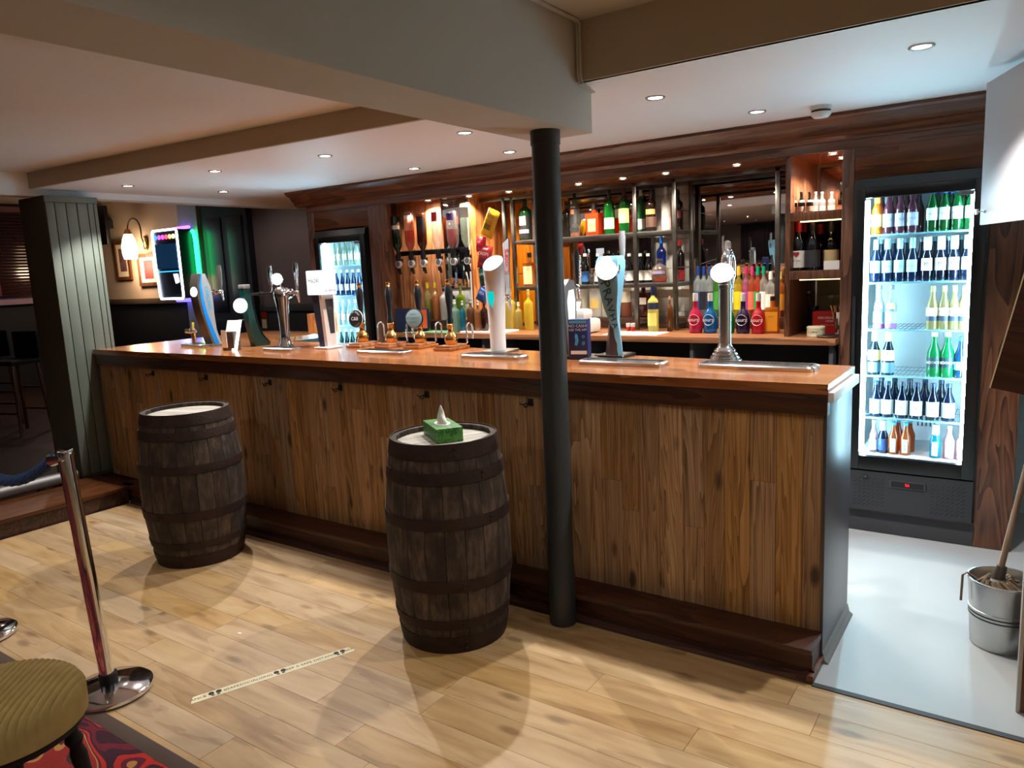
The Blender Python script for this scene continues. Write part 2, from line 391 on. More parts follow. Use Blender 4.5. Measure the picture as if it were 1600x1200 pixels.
for yy in (-.9, .3, .9): MB().box(.024, .027, yy-.012, yy+.012, .03, 1.24).build('ladder_tape', mat('blind_tape', (120, 60, 58), .8), bl)

# walls that close the room behind and beside the camera
struct(MB().box(-12.4, 2.5, -3.1, -3, -.06, 2.9).build('wall_front', mat('taupe_wall', (150, 132, 118), .85)), 'taupe wall behind the camera')
struct(MB().box(2.4, 2.5, -3, 5.4, -.06, 2.9).build('wall_right', M['wallc']), 'cream wall at far right')
struct(MB().box(-.18, 2.4, WY+.05, WY+.12, 0, SZ).build('wall_service', M['blue_wall']), 'pale blue wall in the service passage')
struct(MB().box(-5.3, -.1, WY+.06, WY+.12, 0, SZ).build('wall_back_bar', M['slate']), 'wall behind the back bar')
# curtain opposite (seen in the mirror)
cu = thing('curtain', 'long dark plum curtain on a black rod opposite the bar, seen in the mirror', 'curtain', (0, -2.9, 0))
def wavy(x0, x1, z0, z1, n, amp):
    b = MB(); bm = b.bm; A = []
    for i in range(n*6+1):
        x = x0+(x1-x0)*i/(n*6); y = amp*math.sin(i/6*2*PI)
        A.append((bm.verts.new((x, y, z0)), bm.verts.new((x, y*.7, z1))))
    for p, q in zip(A, A[1:]): bm.faces.new((p[0], q[0], q[1], p[1]))
    return b
cl_ = mat('plum_cloth', (52, 40, 46), .9)
wavy(-4.55, -2.2, .3, 2.38, 13, .035).build('cloth', cl_, cu)
wavy(-.9, .9, .3, 2.38, 10, .035).build('cloth', cl_, cu)
MB().cyl((-4.68, .03, 2.40), (1.3, .03, 2.40), .014).tube([(-4.68+.05*(1-k/16)*math.sin(k/16*9)-.03, .03, 2.40+.05*(1-k/16)*math.cos(k/16*9)-.05) for k in range(17)], .010, 6).cyl((-1.5, .03, 2.40), (-1.5, -.1, 2.40), .01).build('rod', M['matte'], cu)

# column
co = thing('steel_column', 'round charcoal-painted steel column in front of the bar, holding the ceiling beam', 'column', (-1.674, 2.711, 0))
MB().lathe([(0, 0), (.060, 0), (.060, .24), (.058, .245), (.058, 2.09), (.062, 2.092), (.062, 2.148), (0, 2.148)], seg=32).build('shaft', M['pipe'], co)
cab = thing('ceiling_cable', 'thin white cables running up the corner of beam and bulkhead', 'cable', (-1.56, 2.79, SZ))
for k in range(2):
    o = .012*k
    MB().tube([(.012+o, .10, -.03), (.012+o, .05, -.02), (.012+o, .0, -.012), (.012+o, -.012, .02), (.012+o, -.012, .215), (.012+o, -.03, .226), (.012+o, -.6, .226)], .0045, 6).build('cable', M['wallc'], cab)
tr = thing('emergency_light', 'slim ceiling trunking with a small green indicator light on the beam edge', 'light', (-1.9, .95, 2.44))
MB().box(-.02, .02, -.5, .11, -.025, .01, .003).build('housing', M['wallc'], tr)
MB().ell((0, -.16, -.028), .006, .006, .006).build('indicator', emis('green_led', (0, 255, 140), 14), tr)

# ================================================================== BAR
bar = thing('bar_counter', 'long bar counter clad in upright reclaimed pine planks', 'bar counter', (0, 0, 0))
MB().box(BX0+.02, BX1-.02, 2.94, 3.34, 0, 1.0).build('carcass', M['matte'], bar)
x = BX0+.0; first = True
while x < BX1-.02:
    wdt = random.uniform(.082, .108)
    x1 = min(x+wdt, BX1-.002)
    if BX1-x1 < .05: x1 = BX1-.002
    cuts = [FZ-.01]
    if random.random() < .28: cuts.append(random.uniform(.35, .9))
    cuts.append(1.002)
    pr = random.uniform(0, .004)
    for a, b in zip(cuts, cuts[1:]):
        MB().box(-(x1-x)/2+.0008, (x1-x)/2-.0008, -pr, .026, -(b-a)/2+.0005, (b-a)/2-.0005, .0012).build('plank', M['plank'], bar, loc=((x+x1)/2, PY, (a+b)/2))
    x = x1
MB().box(BX0-.0, BX1+.012, 2.888, 2.93, 1.0, 1.082, .004).build('fascia', M['dark'], bar)
# foot step along the bar
MB().box(BX0, BX1+.0, 2.775, 2.94, 0, FZ-.025).build('kick_board', M['dark'], bar)
MB().box(BX0+.4, BX1+.004, 2.745, 2.92, FZ-.025, FZ, .004).build('foot_step', M['dark'], bar)
MB().prism([(2.732, 0), (2.776, 0), (2.776, .032), (2.764, .032), (2.738, .018)], -5.42, BX1+.01, 'x').build('skirting', M['dark'], bar)
MB().box(BX1-.012, BX1+.012, 2.735, 2.93, 0, .032, .003).build('skirting', M['darkz'], bar)
# end panel, painted, with its cove skirting and the ledge for the flap
MB().box(BX1-.004, BX1+.008, 2.905, 3.385, 0, 1.06, .002).build('end_panel', M['endpanel'], bar)
MB().prism([(BX1+.008, 0), (BX1+.03, 0), (BX1+.028, .005), (BX1+.016, .014), (BX1+.010, .04), (BX1+.008, .05)], 2.91, 3.40, 'y').build('cove_skirting', mat('cove_grey', (120, 120, 120), .4), bar)
MB().box(BX1+.005, BX1+.032, 2.90, 3.395, 1.05, 1.088, .003).build('flap_ledge', M['white'], bar)
# coat hooks under the fascia
hk = MB().tube([(0, 0, 0), (0, -.02, -.004), (0, -.035, -.02), (0, -.05, -.018), (0, -.056, -.002)], .003, 6).tube([(0, 0, .0), (.012, -.02, -.006), (.03, -.03, -.012), (.04, -.034, -.002)], .0028, 6).tube([(0, 0, .0), (-.012, -.02, -.006), (-.03, -.03, -.012), (-.04, -.034, -.002)], .0028, 6).box(-.014, .014, -.003, .001, -.02, .015)
h0 = hk.build('coat_hook', M['matte'], bar, loc=(-5.208, PY-.004, .965))
for xx in (-4.555, -3.878, -3.242, -2.585, -1.934): put('coat_hook', h0.data, bar, (xx, PY-.004, .965))

bt = tag(MB().prism([(BX0-.02, 2.886), (BX1+.014, 2.886), (BX1+.012, 3.405), (-3.2, 3.68), (-5.0, 3.72), (-5.0, 4.44), (-5.97, 4.44)], 1.082, 1.12).build('worktop', M['bartop']),
         'varnished orange-brown wooden bar top with taps along it', 'bar top')
lg = thing('bar_counter', 'dark return leg of the bar running back at the far left', 'bar counter', (0, 0, 0))
MB().box(-5.93, -5.06, 3.74, 4.42, .0, 1.08).build('carcass', M['matte'], lg)
MB().box(-5.95, -5.93, 3.40, 4.43, FZ, 1.08).build('side_panel', M['black'], lg)
bxo = thing('wooden_box', 'small plain wooden box at the end of the bar return', 'box', (-4.99+.0, 4.34, 1.12))
MB().box(-.09, .09, -.09, .09, 0, .17, .004).build('body', M['orange'], bxo)

# ================================================================== BACK BAR
bb = thing('back_bar', 'dark wooden back bar unit with moulded cornice, posts and panels', 'back bar', (0, 0, 0))
cprof = [(BY+.02, 2.335), (BY-.14, 2.335), (BY-.14, 2.318), (BY-.125, 2.305), (BY-.09, 2.29), (BY-.07, 2.265), (BY-.066, 2.255), (BY-.05, 2.25), (BY-.045, 2.225), (BY-.02, 2.215), (BY-.012, 2.205), (BY+.02, 2.205)]
MB().prism(cprof, -5.40, -.10, 'x').build('cornice', M['corn'], bb)
MB().box(-5.30, -.10, BY, BY+.03, 2.155, 2.206).build('header', M['corn'], bb)
MB().box(-4.30, -.86, BY+.03, WY, 2.155, 2.20).build('soffit_board', wood('soffit_wood', (96, 52, 24), (140, 84, 44), (168, 108, 62), 'x', .2, .8, 6, .02, coat=.4, bump=.03), bb)
def post(x0, x1, y0, y1, z0, z1, m='darkz', n='post'): return MB().box(x0, x1, y0, y1, z0, z1, .004).build(n, M[m], bb)
post(-5.30, -5.215, BY, BY+.05, 0, 2.156); post(-4.55, -4.335, BY, BY+.05, 0, 2.156)
post(-5.30, -5.28, BY+.05, WY, 0, 2.2, n='side_panel')
post(-5.215, -4.55, BY+.004, BY+.05, 2.0, 2.156, 'corn', 'fridge_header'); post(-.825, -.18, BY+.004, BY+.05, 1.99, 2.206, 'corn', 'fridge_header')
post(-.886, -.825, BY, BY+.05, 0, 2.156); post(-1.195, -1.165, BY+.02, WY, CZ, 2.156)
post(-.19, -.02, BY, BY+.04, 0, 2.206)
post(-.885, -.86, BY+.05, WY, 0, 2.156, n='side_panel'); post(-4.42, -4.40, BY+.05, LY, CZ, 2.156, n='side_panel')
post(-.825, -.19, BY+.0, BY+.05, 0, .12, 'slate', 'plinth'); post(-.825, -.19, BY-.01, BY+.05, .12, .136, 'dark', 'plinth_rail')
post(-5.215, -4.55, BY+.0, BY+.05, 0, .12, 'slate', 'plinth')
# back panels between the posts
MB().box(-4.40, -3.92, LY, LY+.02, CZ, 2.16).build('back_panel', M['orange'], bb)
MB().box(-3.92, -3.645, LY+.015, LY+.03, CZ, 2.16).build('backing', M['grout'], bb)
MB().box(-3.645, -3.63, LY, WY, CZ, 2.16).build('step_panel', M['orange'], bb)
MB().box(-3.63, -3.02, WY-.005, WY+.02, CZ, 2.16).build('back_panel', M['orange'], bb)
MB().box(-3.63, -.86, WY+.02, WY+.04, CZ, 2.16).build('backing', M['grout'], bb)
# mirrors
def mirror(x0, x1, z0, z1, lab, y=WY+.015):
    o = thing('mirror', lab, 'mirror', ((x0+x1)/2, y, z0)); hx = (x1-x0)/2
    MB().box(-hx, hx, -.008, 0, 0, z1-z0, .001).build('pane', M['mirror'], o)
mirror(-3.917, -3.648, 1.46, 2.15, 'narrow mirror panel behind the upside-down spirit bottles', LY+.014)
mirror(-3.01, -2.31, 1.45, 2.15, 'mirror panel behind the left bays of the metal bottle rack')
mirror(-2.015, -1.21, 1.42, 2.15, 'wide mirror panel at the right end of the metal rack, reflecting the curtain')
# tiles
tm = None
tiles = []
for (x0, x1, z0, z1) in ((-3.917, -3.648, 1.12, 1.455), (-2.30, -2.02, 1.12, 2.15), (-3.01, -2.31, 1.12, 1.445), (-2.015, -1.21, 1.12, 1.415), (-1.16, -.89, 1.12, 1.46)):
    z = z0; k = 0
    while z < z1-.02:
        zz = min(z+.105, z1); xx = x0 - (.1 if k % 2 else 0)
        while xx < x1-.005:
            a, b = max(xx, x0), min(xx+.205, x1); xx += .205
            if b-a > .01: tiles.append((a, b, z, zz))
        z = zz; k += 1
for a, b, z, zz in tiles:
    MB().box(-(b-a)/2+.0012, (b-a)/2-.0012, -.008, 0, .0012, zz-z-.0012, .0015).build('tile', M['tile'], bb, loc=((a+b)/2, (WY+.02 if a > -3.63 else LY+.015), z))
# lower cupboard: open dark shelving
post(-4.30, -.886, 4.95, 5.0, 0, 1.08, 'matte', 'cupboard_back'); 
for xx in (-4.28, -3.4, -2.55, -1.75, -.92): post(xx-.012, xx+.012, 4.50, 4.95, 0, 1.08, 'slate', 'divider')
post(-4.30, -.886, 4.52, 4.95, .55, .57, 'slate', 'cupboard_shelf'); post(-4.30, -.886, 4.50, 4.95, .0, .1, 'slate', 'cupboard_base')
ct = tag(MB().box(-4.30, -.887, 4.45, WY, 1.083, CZ, .004).build('back_counter', wood('counter_wood', (86, 48, 24), (134, 82, 46), (160, 106, 64), 'x', .35, .8, 7, .02, coat=.2, bump=.05)),
         'brown wooden back counter under the bottles', 'counter')
rs_ = tag(MB().box(-3.0, -1.2, 5.02, WY-.006, CZ+.001, CZ+.075, .003).build('bottle_riser', M['dark']), 'low dark wooden riser behind the front bottles on the right', 'shelf')
rs2 = tag(MB().box(-4.28, -3.66, 4.63, LY-.003, CZ+.001, CZ+.085, .003).build('bottle_riser', M['dark']), 'low dark wooden riser at the left under the yellow bottles', 'shelf')

# metal rack
rk = thing('bottle_rack', 'raw steel square-tube rack of glass shelves holding spirit bottles', 'rack', (0, 0, 0))
RY, RYB = 4.86, 5.16; T = .014
S1, S2 = 1.805, 1.45
for xx in (-3.32, -2.29, -2.0):
    for yy in (RY, RYB): MB().box(xx-T, xx+T, yy-T, yy+T, CZ+.001, 2.14, .002).build('upright', M['tube'], rk)
MB().box(-1.32-T, -1.32+T, RY-T, RY+T, CZ+.001, 2.14, .002).build('upright', M['tube'], rk)
MB().box(-3.40-T, -3.40+T, RY-T, RY+T, CZ+.001, 2.14, .002).build('upright', M['tube'], rk)
for yy in (RY, RYB): MB().box(-3.75, -1.21, yy-T, yy+T, 2.115, 2.14+.003, .002).build('top_rail', M['tube'], rk)
for zz in (S1, S2):
    for (a, b) in ((-3.32, -2.29), (-2.29, -2.0)):
        for yy in (RY, RYB): MB().box(a+T, b-T, yy-T*.8, yy+T*.8, zz-.03, zz-.005, .002).build('rail', M['tube'], rk)
    for xx in (-3.32, -2.29, -2.0): MB().box(xx-T*.8, xx+T*.8, RY+T, RYB-T, zz-.03, zz-.005).build('cross_rail', M['tube'], rk)
    MB().box(-3.31, -2.01, RY-.01, RYB, zz-.005, zz, .001).build('glass_shelf', M['clear'], rk)
for zz in (CZ+.03,):
    for xx in (-3.32, -2.29, -2.0): MB().box(xx-T*.8, xx+T*.8, RY+T, RYB-T, zz-.012, zz+.012).build('cross_rail', M['tube'], rk)
for xx in (-3.32, -2.0):
    MB().cyl((xx, RY, S1+.13), (xx, RYB, S1+.13), .004, seg=6).cyl((xx, RY, S2+.10), (xx, RYB, S2+.10), .004, seg=6).build('guard_bar', M['chrome'], rk)

# right niche: shelves
for z0, nm in ((1.838, 'upper'), (1.505, 'middle')):
    ns = tag(MB().box(-1.165, -.887, BY+.01, WY, z0-.05, z0, .003).build('niche_shelf', M['darkz']), nm+' wooden shelf of the niche beside the tall fridge', 'shelf')
    MB().box(-1.12, -.90, BY+.06, BY+.075, z0-.056, z0-.05).build('shelf_light', emis('shelf_led', (255, 206, 130), 7), ns)
cb = thing('chalkboard', 'small chalkboard with white lettering at the back of the wine shelf', 'sign', (-.95, WY-.012, 1.51))
MB().box(-.06, .06, -.006, .006, 0, .27).build('board', M['ink'], cb)
text('JO', .07, M['paper'], cb, (0, -.008, .23)); text('wines', .03, M['paper'], cb, (0, -.008, .17)); text('12', .08, M['paper'], cb, (0, -.008, .10))
mirror(-1.15, -.90, 1.85, 2.14, 'small mirror at the back of the top niche shelf')

# downlights ---------------------------------------------------------
def spot(parent, e, col, size=150, blend=.45, loc=(0, 0, -.02), r=.015):
    l = bpy.data.lights.new('downlight_beam', 'SPOT'); l.energy = e; l.color = col; l.spot_size = math.radians(size); l.spot_blend = blend; l.shadow_soft_size = r
    o = bpy.data.objects.new('downlight_beam', l); COL.objects.link(o); o.parent = parent; o.location = loc; return o
def downlight(p, label, group, r=.045, e=E_BAR, col=(1, .965, .93), size=112):
    t = thing('downlight', label, 'downlight', p, 0, group)
    MB().lathe([(r*.72, 0), (r, 0), (r, -.004), (r*.9, -.007), (r*.72, -.003), (r*.72, 0)], seg=24).build('trim_ring', M['steel'], t)
    MB().lathe([(0, -.002), (r*.7, -.002), (r*.7, .0)], seg=20).build('lamp', M['lamp'], t)
    spot(t, e, col, size)
    return t
front = [(1440, 72), (1024, 152), (726, 207), (508, 243), (336, 267), (200, 290)]
back = [(1183, 174), (796, 237), (647, 263), (349, 299)]
for k, q in enumerate(front): downlight(P(*q, z=SZ-.001), 'recessed downlight, %s from the right in the front row over the bar' % ORD[k], 'downlights in the soffit')
for k, q in enumerate(back): downlight(P(*q, z=SZ-.001), 'recessed downlight, %s from the right in the back row near the cornice' % ORD[k], 'downlights in the soffit', e=E_BAR*.25)
bl_ = [(669, 314), (705, 317), (733, 307), (795, 300), (904, 288), (973, 279), (1040, 271), (1151, 258)]
for k, q in enumerate(bl_):
    p = P(*q, z=2.154); p.y = max(p.y, BY+.07)
    downlight(p, 'small warm downlight under the back bar header, %s from the left' % ORD[k], 'downlights of the back bar', .03, E_BACK, (1, .86, .68), 140)
for k, p in enumerate(((-.96, 4.64, 2.154), (-.96, 4.90, 2.154))):
    downlight(p, 'small warm downlight above the niche shelf, %s one' % ('nearer', 'farther')[k], 'downlights of the back bar', .03, E_BACK, (1, .82, .6), 140)
# unseen lamps added to brighten the side room
for k, p in enumerate(((-7.2, 4.9, 2.848), (-9.6, 4.4, 2.848))):
    downlight(p, 'added unseen downlight of the side room, %s one' % ('nearer', 'farther')[k], 'added downlights of the side room', .045, 16, (1, .88, .78), 150)
# fill lamps added out of view to light the main room
for k, p in enumerate(((-.4, .9, 2.566), (.9, 1.6, 2.566), (-.4, -1.2, 2.566), (-3.2, .2, 2.448), (-4.6, -.8, 2.448), (-3.4, -1.8, 2.448))):
    downlight(p, 'added warm fill downlight of the main room, outside the picture, number %s' % ORD[k], 'added fill downlights of the main room', .045, E_ROOM, (1, .91, .81), 150)
sm = thing('smoke_detector', 'round white smoke detector on the soffit near the cornice', 'smoke detector', P(1283, 166, z=SZ))
MB().lathe([(0, 0), (.052, 0), (.052, -.018), (.046, -.02)], seg=28).build('base', M['white'], sm)
MB().lathe([(.046, -.02), (.046, -.03)], seg=28).build('vent_slot', M['ink'], sm)
MB().lathe([(.05, -.03), (.048, -.042), (.036, -.055), (0, -.058)], seg=28).build('cover', M['white'], sm)

# ================================================================== BARRELS
def barrel(loc, rz, label, H=.88, RB=.285, RT=.235):
    t = thing('whisky_barrel', label, 'barrel', loc, rz, 'old barrels used as tables')
    R = lambda z: RB-(RB-RT)*((z/H-.5)*2)**2
    n = 20; zs = [H*i/10 for i in range(11)]; da = 2*PI/n*.485
    b = bmesh.new(); rings = []
    for z in zs:
        r = R(z); rings.append([b.verts.new((rr*math.cos(a), rr*math.sin(a), z)) for rr, a in ((r, -da), (r*1.004, 0), (r, da), (r-.022, da), (r-.022, -da))])
    for A, B in zip(rings, rings[1:]):
        for k in range(5): b.faces.new((A[k], A[(k+1) % 5], B[(k+1) % 5], B[k]))
    b.faces.new(rings[0][::-1]); b.faces.new(rings[-1])
    bmesh.ops.recalc_face_normals(b, faces=b.faces[:])
    me = bpy.data.meshes.new('stave'); b.to_mesh(me); b.free(); smooth(me, 30); me.materials.append(M['stave'])
    for k in range(n): put('stave', me, t, rz=2*PI*k/n)
    for z0, z1 in ((.0, .075), (.115, .155), (.285, .335), (.555, .60), (.74, .79), (H-.06, H+.005)):
        prof = [(R(z0)+.001, z0), (R(z0)+.005, z0), (R((z0+z1)/2)+.006, (z0+z1)/2), (R(z1)+.005, z1), (R(z1)+.001, z1)]
        hp = MB().lathe(prof, seg=40).build('hoop', M['hoop'], t)
        a = random.uniform(-1.9, -1.2); r = R((z0+z1)/2)+.006
        for dz in (.3, .7): MB().ell((r*math.cos(a), r*math.sin(a), z0+(z1-z0)*dz), .006, .006, .006, 8, 5).build('rivet', M['hoop'], hp)
    MB().lathe([(0, H-.032), (RT-.02, H-.032), (RT-.02, H-.05)], seg=36).build('head_base', M['matte'], t)
    ww = (2*RT-.046)/6
    for k in range(6):      # boards of the barrel head
        x0 = -RT+.023+k*ww; pts = []
        rr = RT-.022
        for xx in [x0+.0015+(ww-.003)*i/6 for i in range(7)]: pts.append((xx, math.sqrt(max(rr*rr-xx*xx, 1e-6))))
        pts = pts+[(a, -b_) for a, b_ in pts[::-1]]
        MB().prism([(b_, a) for a, b_ in pts], H-.034, H-.022).build('head_board', M['lid'], t)
    return t
barrel((-4.0, 2.40, 0), .3, 'old oak barrel with a bare whitish top, the farther one at the left')
barrel((-2.07, 2.42, 0), 1.1, 'old oak barrel carrying the green tissue box, beside the column', .90, .272, .228)

tb = thing('tissue_box', 'green tissue box with a white tissue standing up, on the near barrel', 'tissue box', (-2.09, 2.44, .879), -.6)
mg = bpy.data.materials.new('green_print'); nt, N, L = nodes(mg); tc = N.new('ShaderNodeTexCoord'); vo = N.new('ShaderNodeTexNoise'); vo.inputs['Scale'].default_value = 28; vo.inputs['Distortion'].default_value = 3
rr_ = N.new('ShaderNodeValToRGB'); rr_.color_ramp.elements[0].position = .42; rr_.color_ramp.elements[1].position = .56; rr_.color_ramp.elements[0].color = s2l((28, 88, 30)); rr_.color_ramp.elements[1].color = s2l((74, 140, 52))
L.new(tc.outputs['Object'], vo.inputs['Vector']); L.new(vo.outputs['Fac'], rr_.inputs[0]); L.new(rr_.outputs[0], N['Principled BSDF'].inputs['Base Color'])
MB().box(-.115, .115, -.058, .058, 0, .062, .002).build('box', mg, tb)
MB().lathe([(0, .0625), (.034, .0625), (.034, .064), (0, .064)], seg=20, sx=1.6).build('slot', M['paper'], tb)
b = MB(); secs = []
for i in range(9):
    tq = i/8; r = .034*(1-tq)**.8+.003; z = .063+.078*tq
    secs.append([(.012*tq**2*0-.01*math.sin(tq*2)+r*1.1*math.cos(a)*(1+.25*math.sin(3*a+i)), r*.6*math.sin(a)*(1+.25*math.cos(2*a)), z+.008*math.sin(2*a)*(1-tq)) for a in [2*PI*k/14 for k in range(14)]])
b.loft(secs).build('tissue', M['paper'], tb, ang=60)

# ================================================================== FRIDGE
def fridge(label, loc):
    t = thing('bottle_fridge', label, 'fridge', loc)
    b = MB()
    b.box(-.31, -.28, .03, .58, 0, 1.85).box(.28, .31, .03, .58, 0, 1.85).box(-.28, .28, .55, .58, 0, 1.85).box(-.28, .28, .03, .55, 1.79, 1.85).box(-.28, .28, .03, .55, 0, .29)
    b.build('body', M['plastic'], t)
    MB().prism([(.0, 1.80), (.03, 1.80), (.03, 1.85), (.012, 1.85)], -.31, .31, 'x').build('top_panel', M['plastic'], t)
    li = MB().box(-.28, -.272, .06, .55, .29, 1.79).box(.272, .28, .06, .55, .29, 1.79).box(-.28, .28, .54, .55, .29, 1.79).box(-.28, .28, .06, .55, 1.782, 1.79).box(-.28, .28, .05, .55, .29, .312).build('liner', M['interior'], t)
    vb = MB()
    for k in range(5): vb.box(-.02+k*.022, -.012+k*.022, .536, .542, .40, .50)
    vb.build('vent', M['slate'], li)
    dr = MB().box(-.31, -.252, -.012, .028, .24, 1.798, .004).box(.252, .31, -.012, .028, .24, 1.798, .004).box(-.252, .252, -.012, .028, .24, .32, .004).box(-.252, .252, -.012, .028, 1.745, 1.798, .004).build('door', M['plastic'], t)
    MB().box(-.252, .252, .004, .010, .32, 1.745).build('glass_pane', M['pane'], dr)
    MB().box(-.298, -.284, -.034, -.02, .78, 1.22, .003).box(-.296, -.286, -.022, -.01, .80, .83).box(-.296, -.286, -.022, -.01, 1.17, 1.20).build('handle', M['matte'], dr)
    bd = MB().box(.18, .25, .000, .003, 1.722, 1.743).build('badge', M['silver'], dr); text('rhino', .02, M['ink'], bd, (.215, -.001, 1.732))
    gp = MB().box(-.31, .31, -.004, .03, .0, .232, .004).build('lower_panel', mat('grille_black', (46, 48, 52), .5), t)
    sl = MB()
    for side in (-1, 1):
        for i in range(7):
            for j in range(8):
                cx, cz = side*.195+(i-3)*.024, .035+j*.022
                sl.prism([(cx-.009, cz-.006), (cx-.006, cz-.006), (cx+.009, cz+.006), (cx+.006, cz+.006)], -.0052, -.0035, 'y')
    so = sl.build('vent_slots', M['ink'], gp); so['kind'] = 'stuff'
    dp = MB().box(-.09, .09, -.009, -.003, .15, .195, .002).build('display', M['slate'], gp)
    MB().box(-.08, .08, -.0095, -.008, .156, .189).build('display_glass', M['ink'], dp)
    text('56', .022, emis('red_digits', (255, 30, 30), 4), dp, (.0, -.0102, .173))
    MB().cyl((-.215, 0, .205), (-.215, -.014, .205), .011, seg=14).build('lock', M['chrome'], gp)
    for z in FS[:-1]:
        s = MB().box(-.268, .268, .088, .09, z-.009, z-.001).box(-.268, .268, .086, .096, z-.003, z)
        for k in range(24): s.box(-.262+k*.0225, -.259+k*.0225, .09, .52, z-.003, z-.0005)
        for yy in (.2, .35, .5): s.box(-.268, .268, yy, yy+.004, z-.006, z-.003)
        s.build('wire_shelf', M['shelf_white'], t)
    for sx in (-1, 1):
        MB().box(sx*.246-.011, sx*.246+.011, .030, .052, .33, 1.735, .004).build('light_strip', M['strip'], t)
    return t
FS = [1.551, 1.289, 1.027, .767, .525, .3125]
FR = fridge('tall black glass-door fridge full of bottles at the right of the back bar', (-.508, BY-.03, .1365))
FL = copy_tree(FR); FL.location = (-4.882, BY-.03, .1365); FL['label'] = 'tall black glass-door fridge at the left end of the back bar'

# ================================================================== BOTTLES
PROF = {
 'spirit': [(0, 0), (.94, 0), (1, .012), (1, .62), (.96, .66), (.82, .695), (.5, .73), (.34, .76), (.30, .80), (.30, .93), (.34, .935), (.34, .96)],
 'tall':   [(0, 0), (.94, 0), (1, .01), (1, .64), (.94, .68), (.72, .72), (.45, .75), (.34, .79), (.32, .96)],
 'wine':   [(0, 0), (.92, 0), (1, .012), (1, .48), (.86, .57), (.6, .67), (.40, .75), (.36, .82), (.36, .97)],
 'bord':   [(0, 0), (.92, 0), (1, .012), (1, .62), (.9, .68), (.55, .74), (.38, .78), (.36, .97)],
 'beer':   [(0, 0), (.92, 0), (1, .015), (1, .50), (.92, .57), (.65, .67), (.45, .76), (.40, .86), (.40, .97)],
 'sourz':  [(0, 0), (.86, 0), (.95, .02), (.97, .12), (1, .30), (.99, .40), (.90, .49), (.62, .56), (.42, .60), (.36, .66), (.35, .80), (.35, .96)],
 'ball':   [(0, 0), (.4, 0), (.72, .06), (.94, .20), (1, .36), (.94, .52), (.72, .66), (.4, .74), (.26, .78), (.26, .97)],
 'stub':   [(0, 0), (.92, 0), (1, .02), (1, .55), (.85, .66), (.5, .76), (.42, .97)],
 'optic':  [(0, 0), (.92, 0), (1, .015), (1, .70), (.93, .77), (.6, .86), (.36, .91), (.34, .97)],
 'mini':   [(0, 0), (.92, 0), (1, .02), (1, .45), (.8, .58), (.42, .70), (.38, .97)],
}
def rad(kind, R, H, z):
    pr = PROF[kind]
    for (r0, z0), (r1, z1) in zip(pr[1:], pr[2:]):
        if z0*H <= z <= z1*H and z1 > z0: return R*(r0+(r1-r0)*(z-z0*H)/((z1-z0)*H))
    return R*pr[-1][0]
def bottle(label, loc, H, R, kind='spirit', g=(40, 120, 50), body=.45, cap=(20, 20, 20), capz=(.90, 1.0), labs=(), liq=None, rz=0, group=None, txt=(), seg=14, flip=False, sq=False, name='bottle', parts=True, capm=None):
    t = thing(name, label, 'bottle', loc, rz, group)
    if flip: t.rotation_euler = (PI, 0, 0)
    gm = cg(g, body)
    sy = .78 if sq else 1
    if sq:      # square-shouldered body with a round neck
        b = MB().box(-R, R, -R*sy, R*sy, 0, H*.70, R*.16).lathe([(R*.45, H*.69), (R*.38, H*.73), (R*.36, H*.96), (0, H*.96)], seg=seg)
        b.build('body', gm, t)
    else:
        b = MB().lathe([(r*R, z*H) for r, z in PROF[kind]]+[(0, PROF[kind][-1][1]*H)], seg=seg); b.build('body', gm, t)
    if liq:
        lv, lc = liq; zs = [.01+(lv-.01)*i/8 for i in range(9)]
        if sq: MB().box(-R*.93, R*.93, -R*.93*sy, R*.93*sy, H*.012, H*lv, R*.1).build('liquid', cg(lc, .55), t)
        else: MB().lathe([(0, .01*H)]+[(rad(kind, R, H, z*H)*.94, z*H) for z in zs]+[(0, lv*H)], seg=seg).build('liquid', cg(lc, .55), t)
    if cap:
        z0, z1 = capz; r = max(rad(kind, R, H, z0*H) if not sq else R*.36, R*.3)*1.10
        MB().lathe([(0, z0*H), (r, z0*H), (r*1.02, (z0+z1)/2*H), (r*.97, z1*H*.997), (0, z1*H)], seg=12).build('cap', capm or cm(cap, .35), t)
    for (z0, z1, span, c) in labs:
        m = c if not isinstance(c, tuple) else cm(c, .55)
        if sq: MB().box(-R*span/180, R*span/180, -R*sy-.0012, -R*sy, z0*H, z1*H).build('label', m, t)
        else:
            a = math.radians(span)/2; n = 6
            MB().lathe([(rad(kind, R, H, (z0+(z1-z0)*i/n)*H)+.0008, (z0+(z1-z0)*i/n)*H) for i in range(n+1)], seg=10, a0=-PI/2-a, a1=-PI/2+a).build('label', m, t, recalc=False)
    for (s, zf, size, c) in txt:
        text(s, size, cm(c, .6), t, (0, -(R*sy if sq else rad(kind, R, H, zf*H))-.0022, zf*H))
    return t
def shelfb(u, vb, vt, wpx, y, z, label, **k):
    """bottle standing on a shelf of height z, at depth y, as tall as its two pixels say"""
    p = P(u, vb, y=y); top = P(u, vt, y=y); s = ppm((p.x, y, z))
    return bottle(label, (p.x, y, z+.0008), top.z-z, wpx/s/2, **k)

